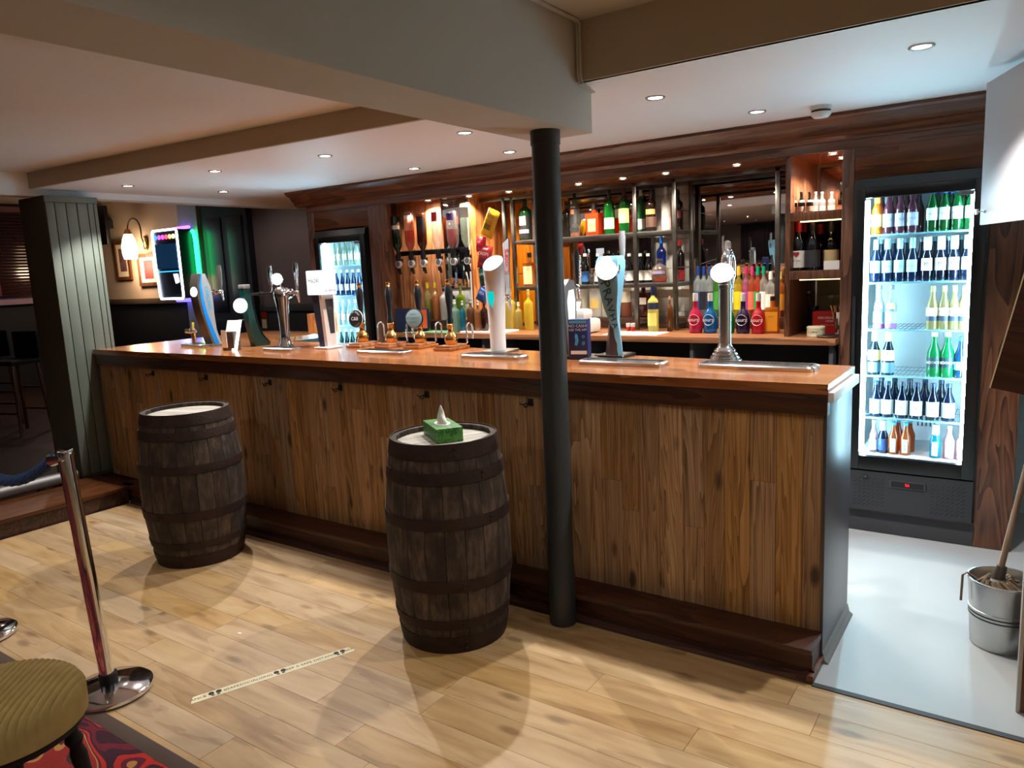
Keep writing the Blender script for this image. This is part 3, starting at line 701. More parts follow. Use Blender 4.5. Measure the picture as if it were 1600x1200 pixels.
# ---- right fridge
def frow(us, row, label, group, H, R, y=.13, start=0, dz=0, **k):
    for i, u in enumerate(us):
        yy = FR.location.y+y; x = P(u, 500, y=yy).x
        bottle(label(i), (x, yy, FR.location.z+FS[row]+.0008), H, R, group=group, **k)
def fu(px, row):     # pixel x of a row -> same lateral place at image row 500 (uprights lean)
    dy = {0: 345, 1: 410, 2: 480, 3: 555, 4: 625, 5: 690}[row]
    return px + (dy-500)*.045*(1 if px > 1300 else 0)
R0 = ' on the top shelf of the right fridge'
shelfname = ['top shelf', 'second shelf', 'third shelf', 'fourth shelf', 'fifth shelf', 'bottom']
def lab(desc, row, n): return lambda i: '%s, %s of %s, %s, right fridge' % (desc, ORD[i], ['one', 'two', 'three', 'four', 'five', 'six', 'seven', 'eight'][n-1], shelfname[row])
def rowx(pxs, row): return [fu(p, row) for p in pxs]
G = 'bottles in the right fridge'
wht = (226, 240, 240)
frow(rowx([1373], 0), 0, lambda i: 'amber cider bottle at the left end of the top shelf of the right fridge', G, .235, .030, kind='beer', g=(236, 150, 50), body=.6, cap=(230, 170, 60), capz=(.72, .98), labs=((.18, .46, 160, (245, 190, 120)),))
frow(rowx([1391, 1409, 1427], 0), 0, lab('plum-coloured cider bottle with pale label', 0, 3), G, .235, .030, kind='beer', g=(120, 60, 80), body=.55, cap=(120, 80, 100), labs=((.16, .46, 160, (168, 176, 196)),), txt=(('WYLD', .32, .016, (60, 30, 60)),))
frow(rowx([1380, 1400, 1418, 1436], 0), 0, lab('plum-coloured cider bottle in the rear row', 0, 4), G, .235, .030, y=.24, kind='beer', g=(130, 50, 60), body=.5, cap=(120, 80, 100))
frow(rowx([1457, 1475, 1495, 1516], 0), 0, lab('green lager bottle with pale oval label', 0, 4), G, .245, .030, kind='beer', g=(10, 120, 50), body=.5, cap=(40, 90, 170), capz=(.80, 1.0), labs=((.24, .50, 120, wht),), txt=(('PERONI', .37, .013, (30, 60, 90)),))
frow(rowx([1465, 1485, 1504], 0), 0, lab('green lager bottle in the rear row', 0, 3), G, .245, .030, y=.24, kind='beer', g=(10, 130, 50), body=.5, cap=(40, 90, 170), capz=(.80, 1.0))
frow(rowx([1370, 1388, 1407, 1426], 1), 1, lab('dark blue beer bottle with round pale-blue label', 1, 4), G, .235, .0300, kind='beer', g=(12, 44, 92), body=.6, cap=(150, 190, 200), capz=(.76, 1.0), labs=((.22, .50, 120, (170, 220, 226)),), txt=(('CITRA', .36, .014, (30, 70, 90)),))
frow(rowx([1449, 1470, 1490, 1511], 1), 1, lab('dark beer bottle with white label and foil', 1, 4), G, .235, .0300, kind='beer', g=(30, 40, 70), body=.6, cap=(236, 240, 236), capz=(.70, 1.0), labs=((.24, .52, 120, (240, 246, 244)),), txt=(('M', .38, .03, (30, 80, 90)),))
frow(rowx([1378, 1397, 1416, 1440, 1460, 1480, 1500], 1), 1, lab('dark beer bottle in the rear row', 1, 7), G, .235, .0300, y=.25, kind='beer', g=(16, 60, 110), body=.5, cap=(150, 190, 200))
frow(rowx([1374, 1393], 2), 2, lab('clear bottle with pale label and purple foot', 2, 2), G, .245, .029, kind='beer', g=(214, 226, 240), body=.25, cap=(120, 120, 140), labs=((.02, .12, 200, (150, 90, 150)), (.14, .40, 150, (170, 224, 232)), (.46, .60, 90, (240, 190, 130))))
frow(rowx([1457, 1475, 1491, 1506], 2), 2, lab('clear lager bottle with cream and dark blue label', 2, 4), G, .235, .029, kind='beer', g=(226, 206, 150), body=.35, cap=(190, 170, 120), capz=(.86, 1.0), labs=((.32, .50, 150, (236, 236, 214)), (.20, .30, 150, (40, 56, 80))), txt=(('Corona', .42, .013, (30, 50, 90)),))
frow(rowx([1365, 1387], 3), 3, lab('large dark cider bottle with cream label', 3, 2), G, .245, .033, kind='beer', g=(30, 50, 70), body=.6, cap=(226, 210, 130), capz=(.78, 1.0), labs=((.34, .58, 160, (240, 226, 160)), (.06, .30, 160, (90, 130, 150))), txt=(('B', .50, .030, (20, 20, 20)), ('BULMERS', .40, .010, (20, 20, 20))))
frow(rowx([1459, 1480], 3), 3, lab('green lemonade bottle with dark slanted label', 3, 2), G, .245, .034, kind='beer', g=(20, 168, 100), body=.6, cap=(224, 224, 210), labs=((.22, .44, 160, (16, 44, 54)),), txt=(('HOOCH', .33, .020, (236, 244, 236)),))
frow(rowx([1501], 3), 3, lambda i: 'blue ale bottle at the right end of the fourth shelf of the right fridge', G, .22, .031, kind='beer', g=(20, 80, 130), body=.55, cap=(40, 120, 160), labs=((.2, .4, 140, (120, 210, 220)),))
frow(rowx([1367, 1385, 1408, 1431, 1457, 1482], 4), 4, lab('dark beer bottle with square white label', 4, 6), G, .205, .0325, kind='beer', g=(12, 34, 74), body=.6, cap=(30, 60, 90), labs=((.10, .50, 150, (206, 228, 234)),), txt=(('~', .32, .03, (30, 40, 60)),))
frow(rowx([1375, 1396, 1420, 1444, 1470], 4), 4, lab('dark beer bottle in the rear row', 4, 5), G, .205, .0325, y=.26, kind='beer', g=(12, 50, 90), body=.5, cap=(30, 60, 90))
frow(rowx([1362], 5), 5, lambda i: 'small clear bottle at the left end of the bottom of the right fridge', G, .19, .024, kind='beer', g=(230, 200, 200), body=.3, cap=(220, 220, 220), labs=((.1, .4, 150, (190, 210, 220)),))
frow(rowx([1377], 5), 5, lambda i: 'small dark blue bottle at the bottom of the right fridge', G, .19, .026, kind='beer', g=(30, 50, 90), body=.6, cap=(200, 210, 220), capz=(.7, 1), labs=((.1, .45, 150, (40, 60, 110)),))
frow(rowx([1394, 1413], 5), 5, lab('orange alcopop bottle with white vertical label', 5, 2), G, .185, .027, kind='beer', g=(216, 120, 50), body=.55, cap=(60, 170, 190), labs=((.08, .5, 60, (240, 244, 244)),), txt=(('W', .42, .016, (30, 30, 30)), ('K', .30, .016, (30, 30, 30)), ('D', .19, .016, (30, 30, 30))))
frow(rowx([1401, 1420], 5), 5, lab('orange alcopop bottle in the rear row', 5, 2), G, .185, .027, y=.22, kind='beer', g=(216, 110, 40), body=.55, cap=(60, 170, 190))
frow(rowx([1461], 5), 5, lambda i: 'turquoise alcopop bottle at the bottom of the right fridge', G, .185, .028, kind='beer', g=(0, 176, 200), body=.6, cap=(240, 240, 240), capz=(.7, 1), labs=((.08, .5, 60, (240, 244, 244)),), txt=(('W', .42, .016, (30, 30, 30)), ('K', .30, .016, (30, 30, 30)), ('D', .19, .016, (30, 30, 30))))
frow(rowx([1483, 1503], 5), 5, lab('pale pink alcopop bottle', 5, 2), G, .185, .028, kind='beer', g=(240, 190, 200), body=.6, cap=(240, 240, 240), labs=((.08, .5, 60, (244, 240, 244)),))
# ---- left fridge (small in the picture)
G = 'bottles in the left fridge'
kinds = [((206, 220, 206), (236, 240, 240), 'clear'), ((30, 70, 130), (200, 220, 236), 'dark blue'), ((200, 226, 226), (236, 240, 240), 'pale'), ((30, 90, 90), (200, 220, 236), 'teal')]
for row, (c, lc, nm) in enumerate(kinds):
    for i in range(7):
        yy = FL.location.y+.13
        bottle('%s bottle, %s from the left, %s of left fridge' % (nm, ORD[i], shelfname[row]), (FL.location.x-.215+i*.0717, yy, FL.location.z+FS[row]+.0008), .22, .029, kind='beer', g=c if not (row == 0 and i > 4) else (60, 150, 140), body=.5, cap=(230, 236, 236), labs=((.2, .45, 150, lc),), group=G, seg=10)

# ================================================================== BOTTLES OF THE BACK BAR
G = 'spirit bottles on the steel rack'
Y1 = 4.97
shelfb(822, 372, 306, 20, Y1, S1, 'green vermouth bottle with black label on the upper rack shelf, left of the column', kind='spirit', g=(30, 130, 60), cap=(20, 20, 22), capz=(.86, 1), labs=((.04, .56, 200, (22, 20, 22)), (.34, .54, 70, (220, 216, 200)), (.16, .24, 120, (226, 222, 214))), group=G, txt=(('MARTINI', .44, .010, (30, 30, 30)),))
shelfb(886, 368, 314, 16, Y1, S1, 'dark squat bottle half hidden behind the column on the upper rack shelf', kind='spirit', g=(40, 36, 30), body=.7, group=G)
shelfb(899, 366, 299, 17, Y1, S1, 'clear rum bottle with dark label and orange remainder, upper rack shelf', kind='spirit', g=(226, 232, 226), body=.12, cap=(20, 20, 20), capz=(.82, 1), labs=((.28, .58, 150, (40, 40, 40)), (.12, .2, 150, (30, 30, 30)), (.50, .60, 40, (226, 130, 100))), liq=(.09, (230, 110, 30)), group=G)
shelfb(929, 363, 318, 23, Y1, S1, 'square red-amber liqueur bottle with wide black stopper, upper rack shelf', sq=True, g=(226, 90, 40), body=.5, cap=(24, 22, 20), capz=(.80, 1), labs=((.12, .52, 110, (196, 130, 100)),), group=G, txt=(('DISARONNO', .32, .008, (40, 20, 20)),))
shelfb(953, 361, 294, 17, Y1, S1, 'green whisky bottle with pale lower label on the upper rack shelf', kind='spirit', g=(20, 140, 50), cap=(22, 22, 22), capz=(.80, 1), labs=((.12, .36, 160, (186, 196, 160)),), group=G, txt=(('GLEN', .30, .012, (60, 80, 60)),))
shelfb(976, 359, 290, 17, Y1, S1, 'green whiskey bottle with lime yellow label and dark red cap', kind='spirit', g=(20, 130, 50), cap=(70, 22, 22), capz=(.80, 1), labs=((.22, .52, 160, (196, 206, 110)),), group=G, txt=(('JAMESON', .46, .011, (30, 60, 30)),))
shelfb(988, 358, 322, 10, 5.08, S1, 'small red bottle standing behind the green whiskey bottle', kind='stub', g=(200, 50, 40), cap=(220, 200, 190), group=G)
shelfb(1002, 358, 297, 14, 5.02, S1, 'pale green gin bottle with white label, right bay of the upper rack shelf', kind='tall', g=(70, 160, 100), cap=(170, 200, 190), capz=(.86, 1), labs=((.08, .32, 160, (232, 232, 228)),), group=G)
shelfb(1018, 358, 295, 17, 4.95, S1, 'dark brown cream-liqueur bottle with gold lettering, upper rack shelf', kind='spirit', g=(40, 24, 18), body=.75, cap=(20, 18, 18), capz=(.84, 1), labs=((.10, .34, 150, (60, 36, 26)), (.40, .52, 130, (150, 110, 60))), group=G, txt=(('BAILEYS', .46, .010, (220, 180, 90)),))
shelfb(1041, 356, 292, 15, 5.02, S1, 'white and pink liqueur bottle, right bay of the upper rack shelf', kind='spirit', g=(240, 232, 226), body=.85, cap=(236, 230, 226), capz=(.84, 1), labs=((.04, .30, 200, (236, 160, 160)),), group=G)
shelfb(1060, 355, 296, 15, 5.05, S1, 'dark brown liqueur bottle at the right end of the upper rack shelf', kind='spirit', g=(36, 24, 22), body=.75, cap=(20, 18, 18), capz=(.84, 1), labs=((.3, .5, 120, (120, 60, 50)),), group=G)
shelfb(829, 444, 395, 18, Y1, S2, 'honey whiskey bottle with cream label, lower rack shelf left of the column', sq=True, g=(232, 176, 96), body=.4, cap=(30, 28, 26), capz=(.86, 1), labs=((.06, .60, 160, (236, 214, 160)),), group=G, txt=(("HONEY", .5, .010, (60, 40, 20)),))
shelfb(1034, 436, 369, 15, 5.08, S2, 'cobalt blue vodka bottle on the lower rack shelf', kind='tall', g=(16, 50, 150), body=.6, cap=(40, 110, 210), capz=(.84, 1), group=G)
shelfb(1031, 438, 404, 27, 4.93, S2, 'round ball-shaped cognac bottle with amber remainder, lower rack shelf', kind='ball', g=(236, 226, 206), body=.12, cap=(60, 50, 44), capz=(.9, 1), liq=(.24, (226, 120, 40)), group=G, labs=((.36, .48, 120, (120, 110, 140)),))
shelfb(1062, 437, 375, 16, 5.05, S2, 'dark bottle with red foot at the right end of the lower rack shelf', kind='bord', g=(24, 16, 18), body=.75, cap=(120, 20, 24), capz=(.86, 1), labs=((.02, .28, 180, (130, 20, 30)),), group=G)
for i, (u, c) in enumerate(((915, (60, 120, 190)), (935, (230, 232, 236)), (984, (230, 232, 230)), (1001, (236, 236, 230)), (1013, (228, 230, 230)))):
    shelfb(u, 439, 396, 13, 5.02, S2, 'small black mixer bottle with %s label, %s from the left, lower rack shelf' % ('blue' if i == 0 else 'white', ORD[i]), kind='mini', g=(24, 24, 28), body=.75, cap=(226, 226, 226), capz=(.9, 1), labs=((.08, .42, 170, c),), group='small mixer bottles on the rack')
G = 'bottles on the back counter'
RZ = CZ+.076
for i, (u, vt, c) in enumerate(((909, 425, (236, 234, 226)), (934, 427, (240, 238, 232)), (953, 432, (236, 236, 236)))):
    shelfb(u, 495, vt, 25, 5.10, RZ, 'tall white coconut liqueur bottle, %s from the left behind the app sign' % ORD[i], kind='tall', g=c, body=.95, cap=(226, 150, 130), capz=(.88, 1), labs=((.20, .42, 70, (150, 140, 130) if i == 0 else (220, 190, 110)),), group=G)
shelfb(979, 490, 418, 17, 5.09, RZ, 'whisky bottle half full of orange spirit on the riser left of the rack upright', kind='spirit', g=(236, 228, 214), body=.15, cap=(120, 60, 40), capz=(.86, 1), liq=(.30, (230, 110, 20)), labs=((.30, .52, 150, (230, 226, 206)),), group=G)
shelfb(1006, 490, 440, 18, 5.09, RZ, 'port bottle with white band, behind the limoncello bottle', sq=True, g=(120, 40, 40), body=.4, cap=(40, 30, 30), liq=(.3, (90, 20, 24)), labs=((.36, .55, 150, (236, 232, 220)),), group=G)
shelfb(1021, 514, 447, 17, 4.74, CZ, 'pale yellow limoncello bottle with dark blue neck in front of the rack', kind='tall', g=(232, 226, 130), body=.75, cap=(20, 30, 70), capz=(.80, 1), labs=((.50, .64, 200, (26, 36, 66)), (.14, .42, 120, (226, 220, 120))), group=G)
shelfb(1047, 513, 463, 9, 4.80, CZ, 'slim tall glass tube of brown liqueur beside the rack upright', kind='tall', g=(170, 110, 60), body=.4, cap=(190, 150, 110), liq=(.6, (110, 60, 24)), group=G)
SRZ = [(1087, (206, 40, 90), 'pink'), (1110, (20, 120, 190), 'blue'), (1137, (20, 150, 60), 'green'), (1161, (50, 24, 84), 'purple'), (1185, (220, 30, 50), 'red')]
for u, c, nm in SRZ:
    shelfb(u, 514, 458, 21, 4.72, CZ, 'bright %s sour schnapps bottle with ring emblem on the back counter' % nm, kind='sourz', g=c, body=.75, cap=(206, 206, 202), capz=(.80, 1), group='sour schnapps bottles', labs=((.04, .10, 220, tuple(int(x*.7) for x in c)),), txt=(('sourz', .34, .033, (240, 240, 244)),))
for o in [o for o in COL.objects if o.get('group') == 'sour schnapps bottles']:
    h = 1; b_ = [c for c in o.children if c.name.startswith('body')][0]; dz = b_.dimensions.z/.96
    R_ = b_.dimensions.x/2 if b_.dimensions.x > .01 else .035
    zc = max(v.co.z for v in b_.data.vertices)/.96*.34; rr = max(v.co.x for v in b_.data.vertices)
    tor = [(math.cos(a)*rr*.78, -math.sqrt(max(rr*rr-(math.cos(a)*rr*.78)**2, 0))-.0015+abs(math.sin(a))*.002, zc+math.sin(a)*rr*.78) for a in [2*PI*k/24 for k in range(25)]]
    MB().tube(tor, .0014, 5).build('emblem_ring', M['white'], o)
shelfb(1207, 514, 463, 20, 4.78, CZ, 'cinnamon whisky bottle with orange label behind the right rack upright', sq=True, g=(230, 150, 40), body=.5, cap=(40, 30, 26), capz=(.88, 1), labs=((.05, .58, 170, (236, 160, 30)),), group=G, txt=(('FIREBALL', .45, .009, (120, 20, 10)),))
FLV = [(1091, (220, 230, 236), (20, 50, 120), (30, 60, 130)), (1100, (220, 230, 236), (20, 50, 120), (20, 24, 40)), (1109, (220, 230, 236), (40, 60, 110), (40, 50, 60)), (1122, (120, 200, 90), (220, 230, 220), (60, 150, 60)), (1154, (240, 220, 90), (236, 180, 60), (230, 220, 40)),
       (1166, (226, 150, 190), (170, 40, 90), (170, 60, 150)), (1175, (236, 140, 100), (180, 50, 100), (230, 110, 80)), (1184, (236, 120, 90), (0, 130, 100), (40, 140, 60)), (1193, (226, 232, 226), (0, 130, 100), (236, 236, 236)), (1204, (230, 232, 230), (214, 214, 214), (226, 222, 214)), (1219, (220, 150, 60), (214, 190, 120), (230, 160, 40))]
nmz = ['blue', 'dark blue', 'slate blue', 'white', 'yellow', 'magenta', 'raspberry', 'teal', 'green', 'silver', 'gold']
for i, (u, g, c, l) in enumerate(FLV):
    shelfb(u, 498, 416 if i < 9 else 424, 15 if i < 9 else 18, 5.12, RZ, 'tall flavoured vodka bottle with %s cap in the back row' % nmz[i], kind='tall', g=g, body=.3, cap=c, capz=(.82, 1), labs=((.14, .50, 130, l),), group='flavoured vodkas in the back row', seg=12)
# left end of the counter
RZ2 = CZ+.086
LFT = [(670, 441, 12, (236, 236, 180), (240, 210, 30), 'tall', (.55, (210, 210, 60)), 'clear bottle of lime liqueur with yellow cap on the left riser'),
       (682, 441, 12, (240, 210, 150), (240, 190, 40), 'tall', (.62, (240, 150, 30)), 'orange gin bottle with yellow cap on the left riser'),
       (695, 447, 13, (236, 236, 236), (30, 30, 30), 'spirit', None, 'white-labelled bottle with dark cap on the left riser'),
       (707, 447, 13, (30, 60, 50), (30, 30, 30), 'spirit', None, 'dark green squat bottle on the left riser'),
       (721, 446, 14, (140, 170, 30), (90, 100, 60), 'spirit', None, 'olive-lime liqueur bottle on the left riser')]
for u, vt, wpx, g, c, kd, lq, l in LFT:
    shelfb(u, 490, vt, wpx, 4.67, RZ2, l, kind=kd, g=g, body=.25 if lq else .6, cap=c, capz=(.84, 1), liq=lq, group=G)
for u, vt, vb, wpx, g, c, l in ((712, 468, 514, 15, (190, 226, 214), (230, 236, 230), 'pale aqua gin bottle on the back counter behind the right hand pump'), (724, 470, 515, 10, (60, 170, 200), (220, 230, 236), 'slim turquoise gin bottle on the back counter'),
       (737, 466, 515, 13, (150, 110, 80), (170, 170, 176), 'whisky miniature with brown label beside the crisps'), (748, 470, 515, 12, (190, 150, 110), (200, 200, 200), 'clear whisky bottle with small amber rest beside the crisps'), (758, 468, 514, 12, (80, 40, 34), (60, 30, 30), 'dark red liqueur bottle below the crisps'),
       (797, 452, 510, 22, (236, 222, 120), (200, 160, 60), 'yellow liqueur bottle behind the white tap handle'), (811, 472, 508, 12, (236, 226, 150), (230, 226, 200), 'small yellow bottle by the rack foot'), (827, 452, 508, 15, (240, 226, 90), (180, 160, 90), 'bright yellow liqueur bottle left of the column')):
    shelfb(u, vb, vt, wpx, 4.56 if u < 770 else 4.80, CZ, l, kind='spirit', g=g, body=.45, cap=c, capz=(.86, 1), group=G)
# right niche
NZ1, NZ2 = 1.838, 1.505
G = 'small mixer bottles on the niche shelf'
for i, (u, w_, c) in enumerate(((1240, 11, (24, 22, 22)), (1252, 11, (24, 22, 22)), (1265, 11, (24, 22, 22)), (1274, 10, (220, 226, 230)), (1284, 11, (220, 226, 230)), (1299, 11, (220, 226, 230)))):
    shelfb(u, 327, 300, w_, 4.66+.06*(i > 2), NZ1, '%s mixer bottle, %s from the left on the top niche shelf' % ('black' if i < 3 else 'clear', ORD[i]), kind='mini', g=c, body=.7 if i < 3 else .2, cap=(30, 30, 30) if i < 3 else (210, 214, 216), labs=((.06, .3, 160, (150, 130, 120) if i < 3 else (236, 226, 206)), (.5, .6, 170, (220, 220, 220))), group=G)
G = 'wine bottles in the niche'
for u, vt, yy, lc, cp, l in ((1247, 346, 4.66, (222, 216, 206), (200, 20, 40), 'red wine bottle with white label and red cap'), (1255, 346, 4.80, None, (200, 20, 40), 'red-capped wine bottle behind the white-labelled one'), (1269, 344, 4.66, (50, 48, 50), (20, 20, 20), 'red wine bottle with black label'),
        (1281, 350, 4.84, None, (200, 20, 40), 'red-capped wine bottle at the back of the niche'), (1298, 345, 4.74, (206, 176, 130), (60, 60, 62), 'red wine bottle with buff label, right end of the niche')):
    shelfb(u, 422, vt, 24, yy, NZ2, l, kind='wine', g=(14, 16, 22), body=.8, cap=cp, capz=(.78, 1), labs=((.06, .40, 170, lc),) if lc else (), group=G, txt=(('Ma Tahu', .20, .014, (20, 20, 20)), ('\u2665', .32, .03, (150, 30, 40))) if u == 1247 else ())
wb = thing('card_box', 'small open white card box on the wine shelf', 'box', (-.945, 4.62, NZ2+.0008))
MB().box(-.042, .042, -.03, .03, 0, .004).box(-.042, .042, -.03, -.027, .004, .05).box(-.042, .042, .027, .03, .004, .05).box(-.042, -.039, -.027, .027, .004, .05).box(.039, .042, -.027, .027, .004, .05).build('carton', M['paper'], wb)
rb = thing('drinks_box', 'red printed cider box on the back counter under the niche', 'box', (-.995, 4.80, CZ+.0008), .0)
MB().box(-.085, .085, -.05, .05, 0, .135, .003).build('carton', M['red'], rb)
text('REKORDERLIG', .020, M['paper'], rb, (.012, -.0515, .095)); text('CIDER', .016, M['paper'], rb, (.012, -.0515, .075)); text('BEAUTIFULLY SWEDISH', .009, M['cream'], rb, (.012, -.0515, .052))
tn = thing('round_tin', 'round cream tin with dark lettering in front of the red box', 'tin', (-1.03, 4.62, CZ+.0008))
MB().lathe([(0, 0), (.05, 0), (.05, .042), (0, .042)], seg=24).build('body', M['cream'], tn); MB().lathe([(0, .043), (.052, .043), (.052, .054), (.048, .057), (0, .057)], seg=24).build('lid', M['cream'], tn)
text('DORSET', .018, M['ink'], tn, (0, -.053, .026))
sp = thing('straw_cup', 'steel cup holding straws, right end of the back counter', 'cup', (-.925, 4.74, CZ+.0008))
MB().lathe([(0, 0), (.026, 0), (.034, .13), (.035, .132), (.032, .13), (.024, .004), (0, .004)], seg=20).build('cup', M['chrome'], sp)
for k, (dx, dy, c) in enumerate(((-.05, .0, (232, 190, 120)), (-.035, .01, (240, 210, 170)), (-.02, -.01, (200, 140, 90)), (.03, .01, (180, 200, 60)), (.0, .0, (236, 236, 230)))): MB().cyl((dx*.2, dy, .01), (dx, dy, .17), .004, seg=8).build('straw', cm(c), sp)
ck = thing('corkscrew_pot', 'dark pot with a twisted bar spoon standing in it, beside the red box', 'pot', (-1.10, 4.86, CZ+.0008))
MB().lathe([(0, 0), (.03, 0), (.032, .16), (.028, .16), (.026, .01), (0, .01)], seg=16).build('pot', M['plastic'], ck); MB().tube([(0, 0, .01), (-.012, 0, .14), (-.03, 0, .24)], .003, 6).ell((-.03, 0, .245), .012, .004, .007).build('spoon', M['steel'], ck)
ply = thing('steel_dish', 'small steel dish lying at the counter edge by the niche', 'dish', (-.95, 4.55, CZ+.0008))
MB().lathe([(0, 0), (.05, 0), (.062, .01), (.06, .012), (.048, .004), (0, .004)], seg=24).build('dish', M['steel'], ply)

# upside-down spirit bottles on their measures
op = thing('optic_rail', 'dark rail with brackets carrying the upside-down spirit bottles', 'rail', (-3.95, 4.66, 1.69))
MB().box(-.42, .31, -.0, .03, .045, .085, .003).build('rail', M['plastic'], op)
mm = [(622, 338, (10, 60, 40), .75, [(.46, .62, 160, (226, 226, 220))], None, 'dark green gin bottle'), (642, 330, (240, 190, 170), .25, [(.7, .84, 160, (236, 220, 214)), (.3, .7, 150, (236, 150, 120))], (.5, (240, 120, 60)), 'pink gin bottle'),
      (661, 334, (120, 50, 20), .3, [(.34, .9, 170, (30, 26, 26))], (.85, (170, 60, 20)), 'square black-labelled whiskey bottle'), (685, 325, (230, 232, 232), .12, [(.52, .86, 90, (190, 30, 40))], None, 'clear vodka bottle with red label'),
      (708, 329, (230, 226, 226), .12, [(.62, .9, 120, (70, 40, 110))], (.5, (190, 20, 40)), 'purple-labelled red spirit bottle'), (730, 317, (214, 226, 216), .15, [(.5, .86, 150, (214, 220, 212))], None, 'clear rum bottle with pale label')]
OR_ = .040
for i, (u, vt, g, bd, lb, lq, l) in enumerate(mm):
    y = 4.615; x = P(u, 395, y=y).x; zt = P(u, vt, y=y).z; zb = 1.745
    H = zt-zb
    t = bottle('upside-down %s, %s from the left on the measures' % (l, ORD[i]), (x, y, zt), H, OR_, kind='optic', g=g, body=bd, cap=(24, 22, 22), capz=(.93, 1.0), labs=[], group='upside-down bottles on measures', flip=True, seg=16)
    for (a, b_, span, c) in lb:
        an = math.radians(span)/2
        n = 5; MB().lathe([(rad('optic', OR_, H, (1-b_+(b_-a)*k/n)*H*.62)+.0008, (1-b_+(b_-a)*k/n)*H*.62) for k in range(n+1)], seg=10, a0=PI/2-an+.0, a1=PI/2+an).build('label', cm(c), t, recalc=False)
    if lq: MB().lathe([(0, H*(1-lq[0])*.9)]+[(rad('optic', OR_, H, z)*.94, z) for z in [H*((1-lq[0])*.9+(.9-(1-lq[0])*.9)*k/8) for k in range(9)]]+[(0, H*.9)], seg=14).build('liquid', cg(lq[1], .6), t)
    ms = thing('spirit_measure', 'spirit measure with round clear bowl under the %s bottle on the rail' % ORD[i], 'measure', (x, y, 1.615), 0, 'spirit measures')
    MB().lathe([(.0, .135), (.022, .135), (.022, .09), (.012, .08), (0, .08)], seg=14).build('collar', M['plastic'], ms)
    MB().lathe([(0, 0), (.03, 0), (.03, .022), (0, .022)], seg=20, mat=Matrix.Translation((0, .012, .055)) @ Matrix.Rotation(PI/2, 4, 'X')).build('bowl', cm((206, 208, 210), .2), ms)
    MB().lathe([(.0, 0), (.021, 0), (.021, .003), (0, .003)], seg=18, mat=Matrix.Translation((0, -.0095, .055)) @ Matrix.Rotation(PI/2, 4, 'X')).build('scale_plate', cm((110, 104, 100), .3), ms)
    MB().box(-.008, .008, -.01, .045, .07, .10).build('bracket', M['plastic'], ms)
    MB().prism([(-.012, .02), (.012, .02), (.022, -.03), (.010, -.03), (0, 0), (-.008, -.01)], -.006, .012, 'y').build('lever', M['plastic'], ms)
# crisp packets clipped to a hanging strip
cs = tag(MB().box(-3.645, -3.635, 4.70, 4.705, 1.2, 2.12).build('display_strip', M['white']), 'narrow hanging card strip behind the crisp packets', 'strip')
def packet(u, v, wp, hp, c, rot, label, txtc=None, s=''):
    p = P(u, v, y=4.64); k = ppm(p); w_, h_ = wp/k/2, hp/k/2
    t = thing('crisp_packet', label, 'crisp packet', p, 0, 'crisp packets on the strip'); t.rotation_euler = (0, rot, 0)
    b = MB(); bm = b.bm; n = 8; G1, G2 = [], []
    for i in range(n+1):
        for j in range(n+1):
            a, c_ = i/n*2-1, j/n*2-1; pf = (max(0, (1-a**4)*(1-c_**4)))**.5*.028
            xx = a*w_*(1-.06*(1-c_*c_)); zz = c_*h_+.004*math.sin(a*14)*(abs(c_) > .95)
            G1.append(bm.verts.new((xx, -pf-.0008, zz))); G2.append(bm.verts.new((xx, pf*.7+.0008, zz)))
    for i in range(n):
        for j in range(n):
            q = [i*(n+1)+j, (i+1)*(n+1)+j, (i+1)*(n+1)+j+1, i*(n+1)+j+1]
            bm.faces.new([G1[x] for x in q]); bm.faces.new([G2[x] for x in q[::-1]])
    b.build('bag', cm(c, .28), t, ang=80)
    if s: text(s, min(w_*.55, .035), cm(txtc or (240, 236, 226)), t, (0, -.031, h_*.3))
    MB().box(-w_*.5, w_*.5, -.030, -.028, -h_*.45, -h_*.05).build('picture', cm(tuple(int(x*.6) for x in c)), t)
packet(766, 349, 24, 44, (214, 154, 30), .45, 'yellow crisp packet, topmost on the strip', (240, 220, 120), 'NUTS')
packet(752, 382, 18, 24, (200, 30, 50), .1, 'bright red crisp packet below the yellow one', None, 'KP')
packet(758, 402, 26, 36, (150, 40, 46), .2, 'dark red crisp packet in the middle of the strip', (240, 200, 190), 'CRISPS')
packet(758, 432, 22, 28, (20, 74, 60), -.1, 'dark green crisp packet under the red ones', (220, 220, 210), 'SALT')
packet(755, 461, 22, 24, (40, 84, 160), .5, 'blue crisp packet at the bottom of the strip', (240, 240, 240), 'SEA')

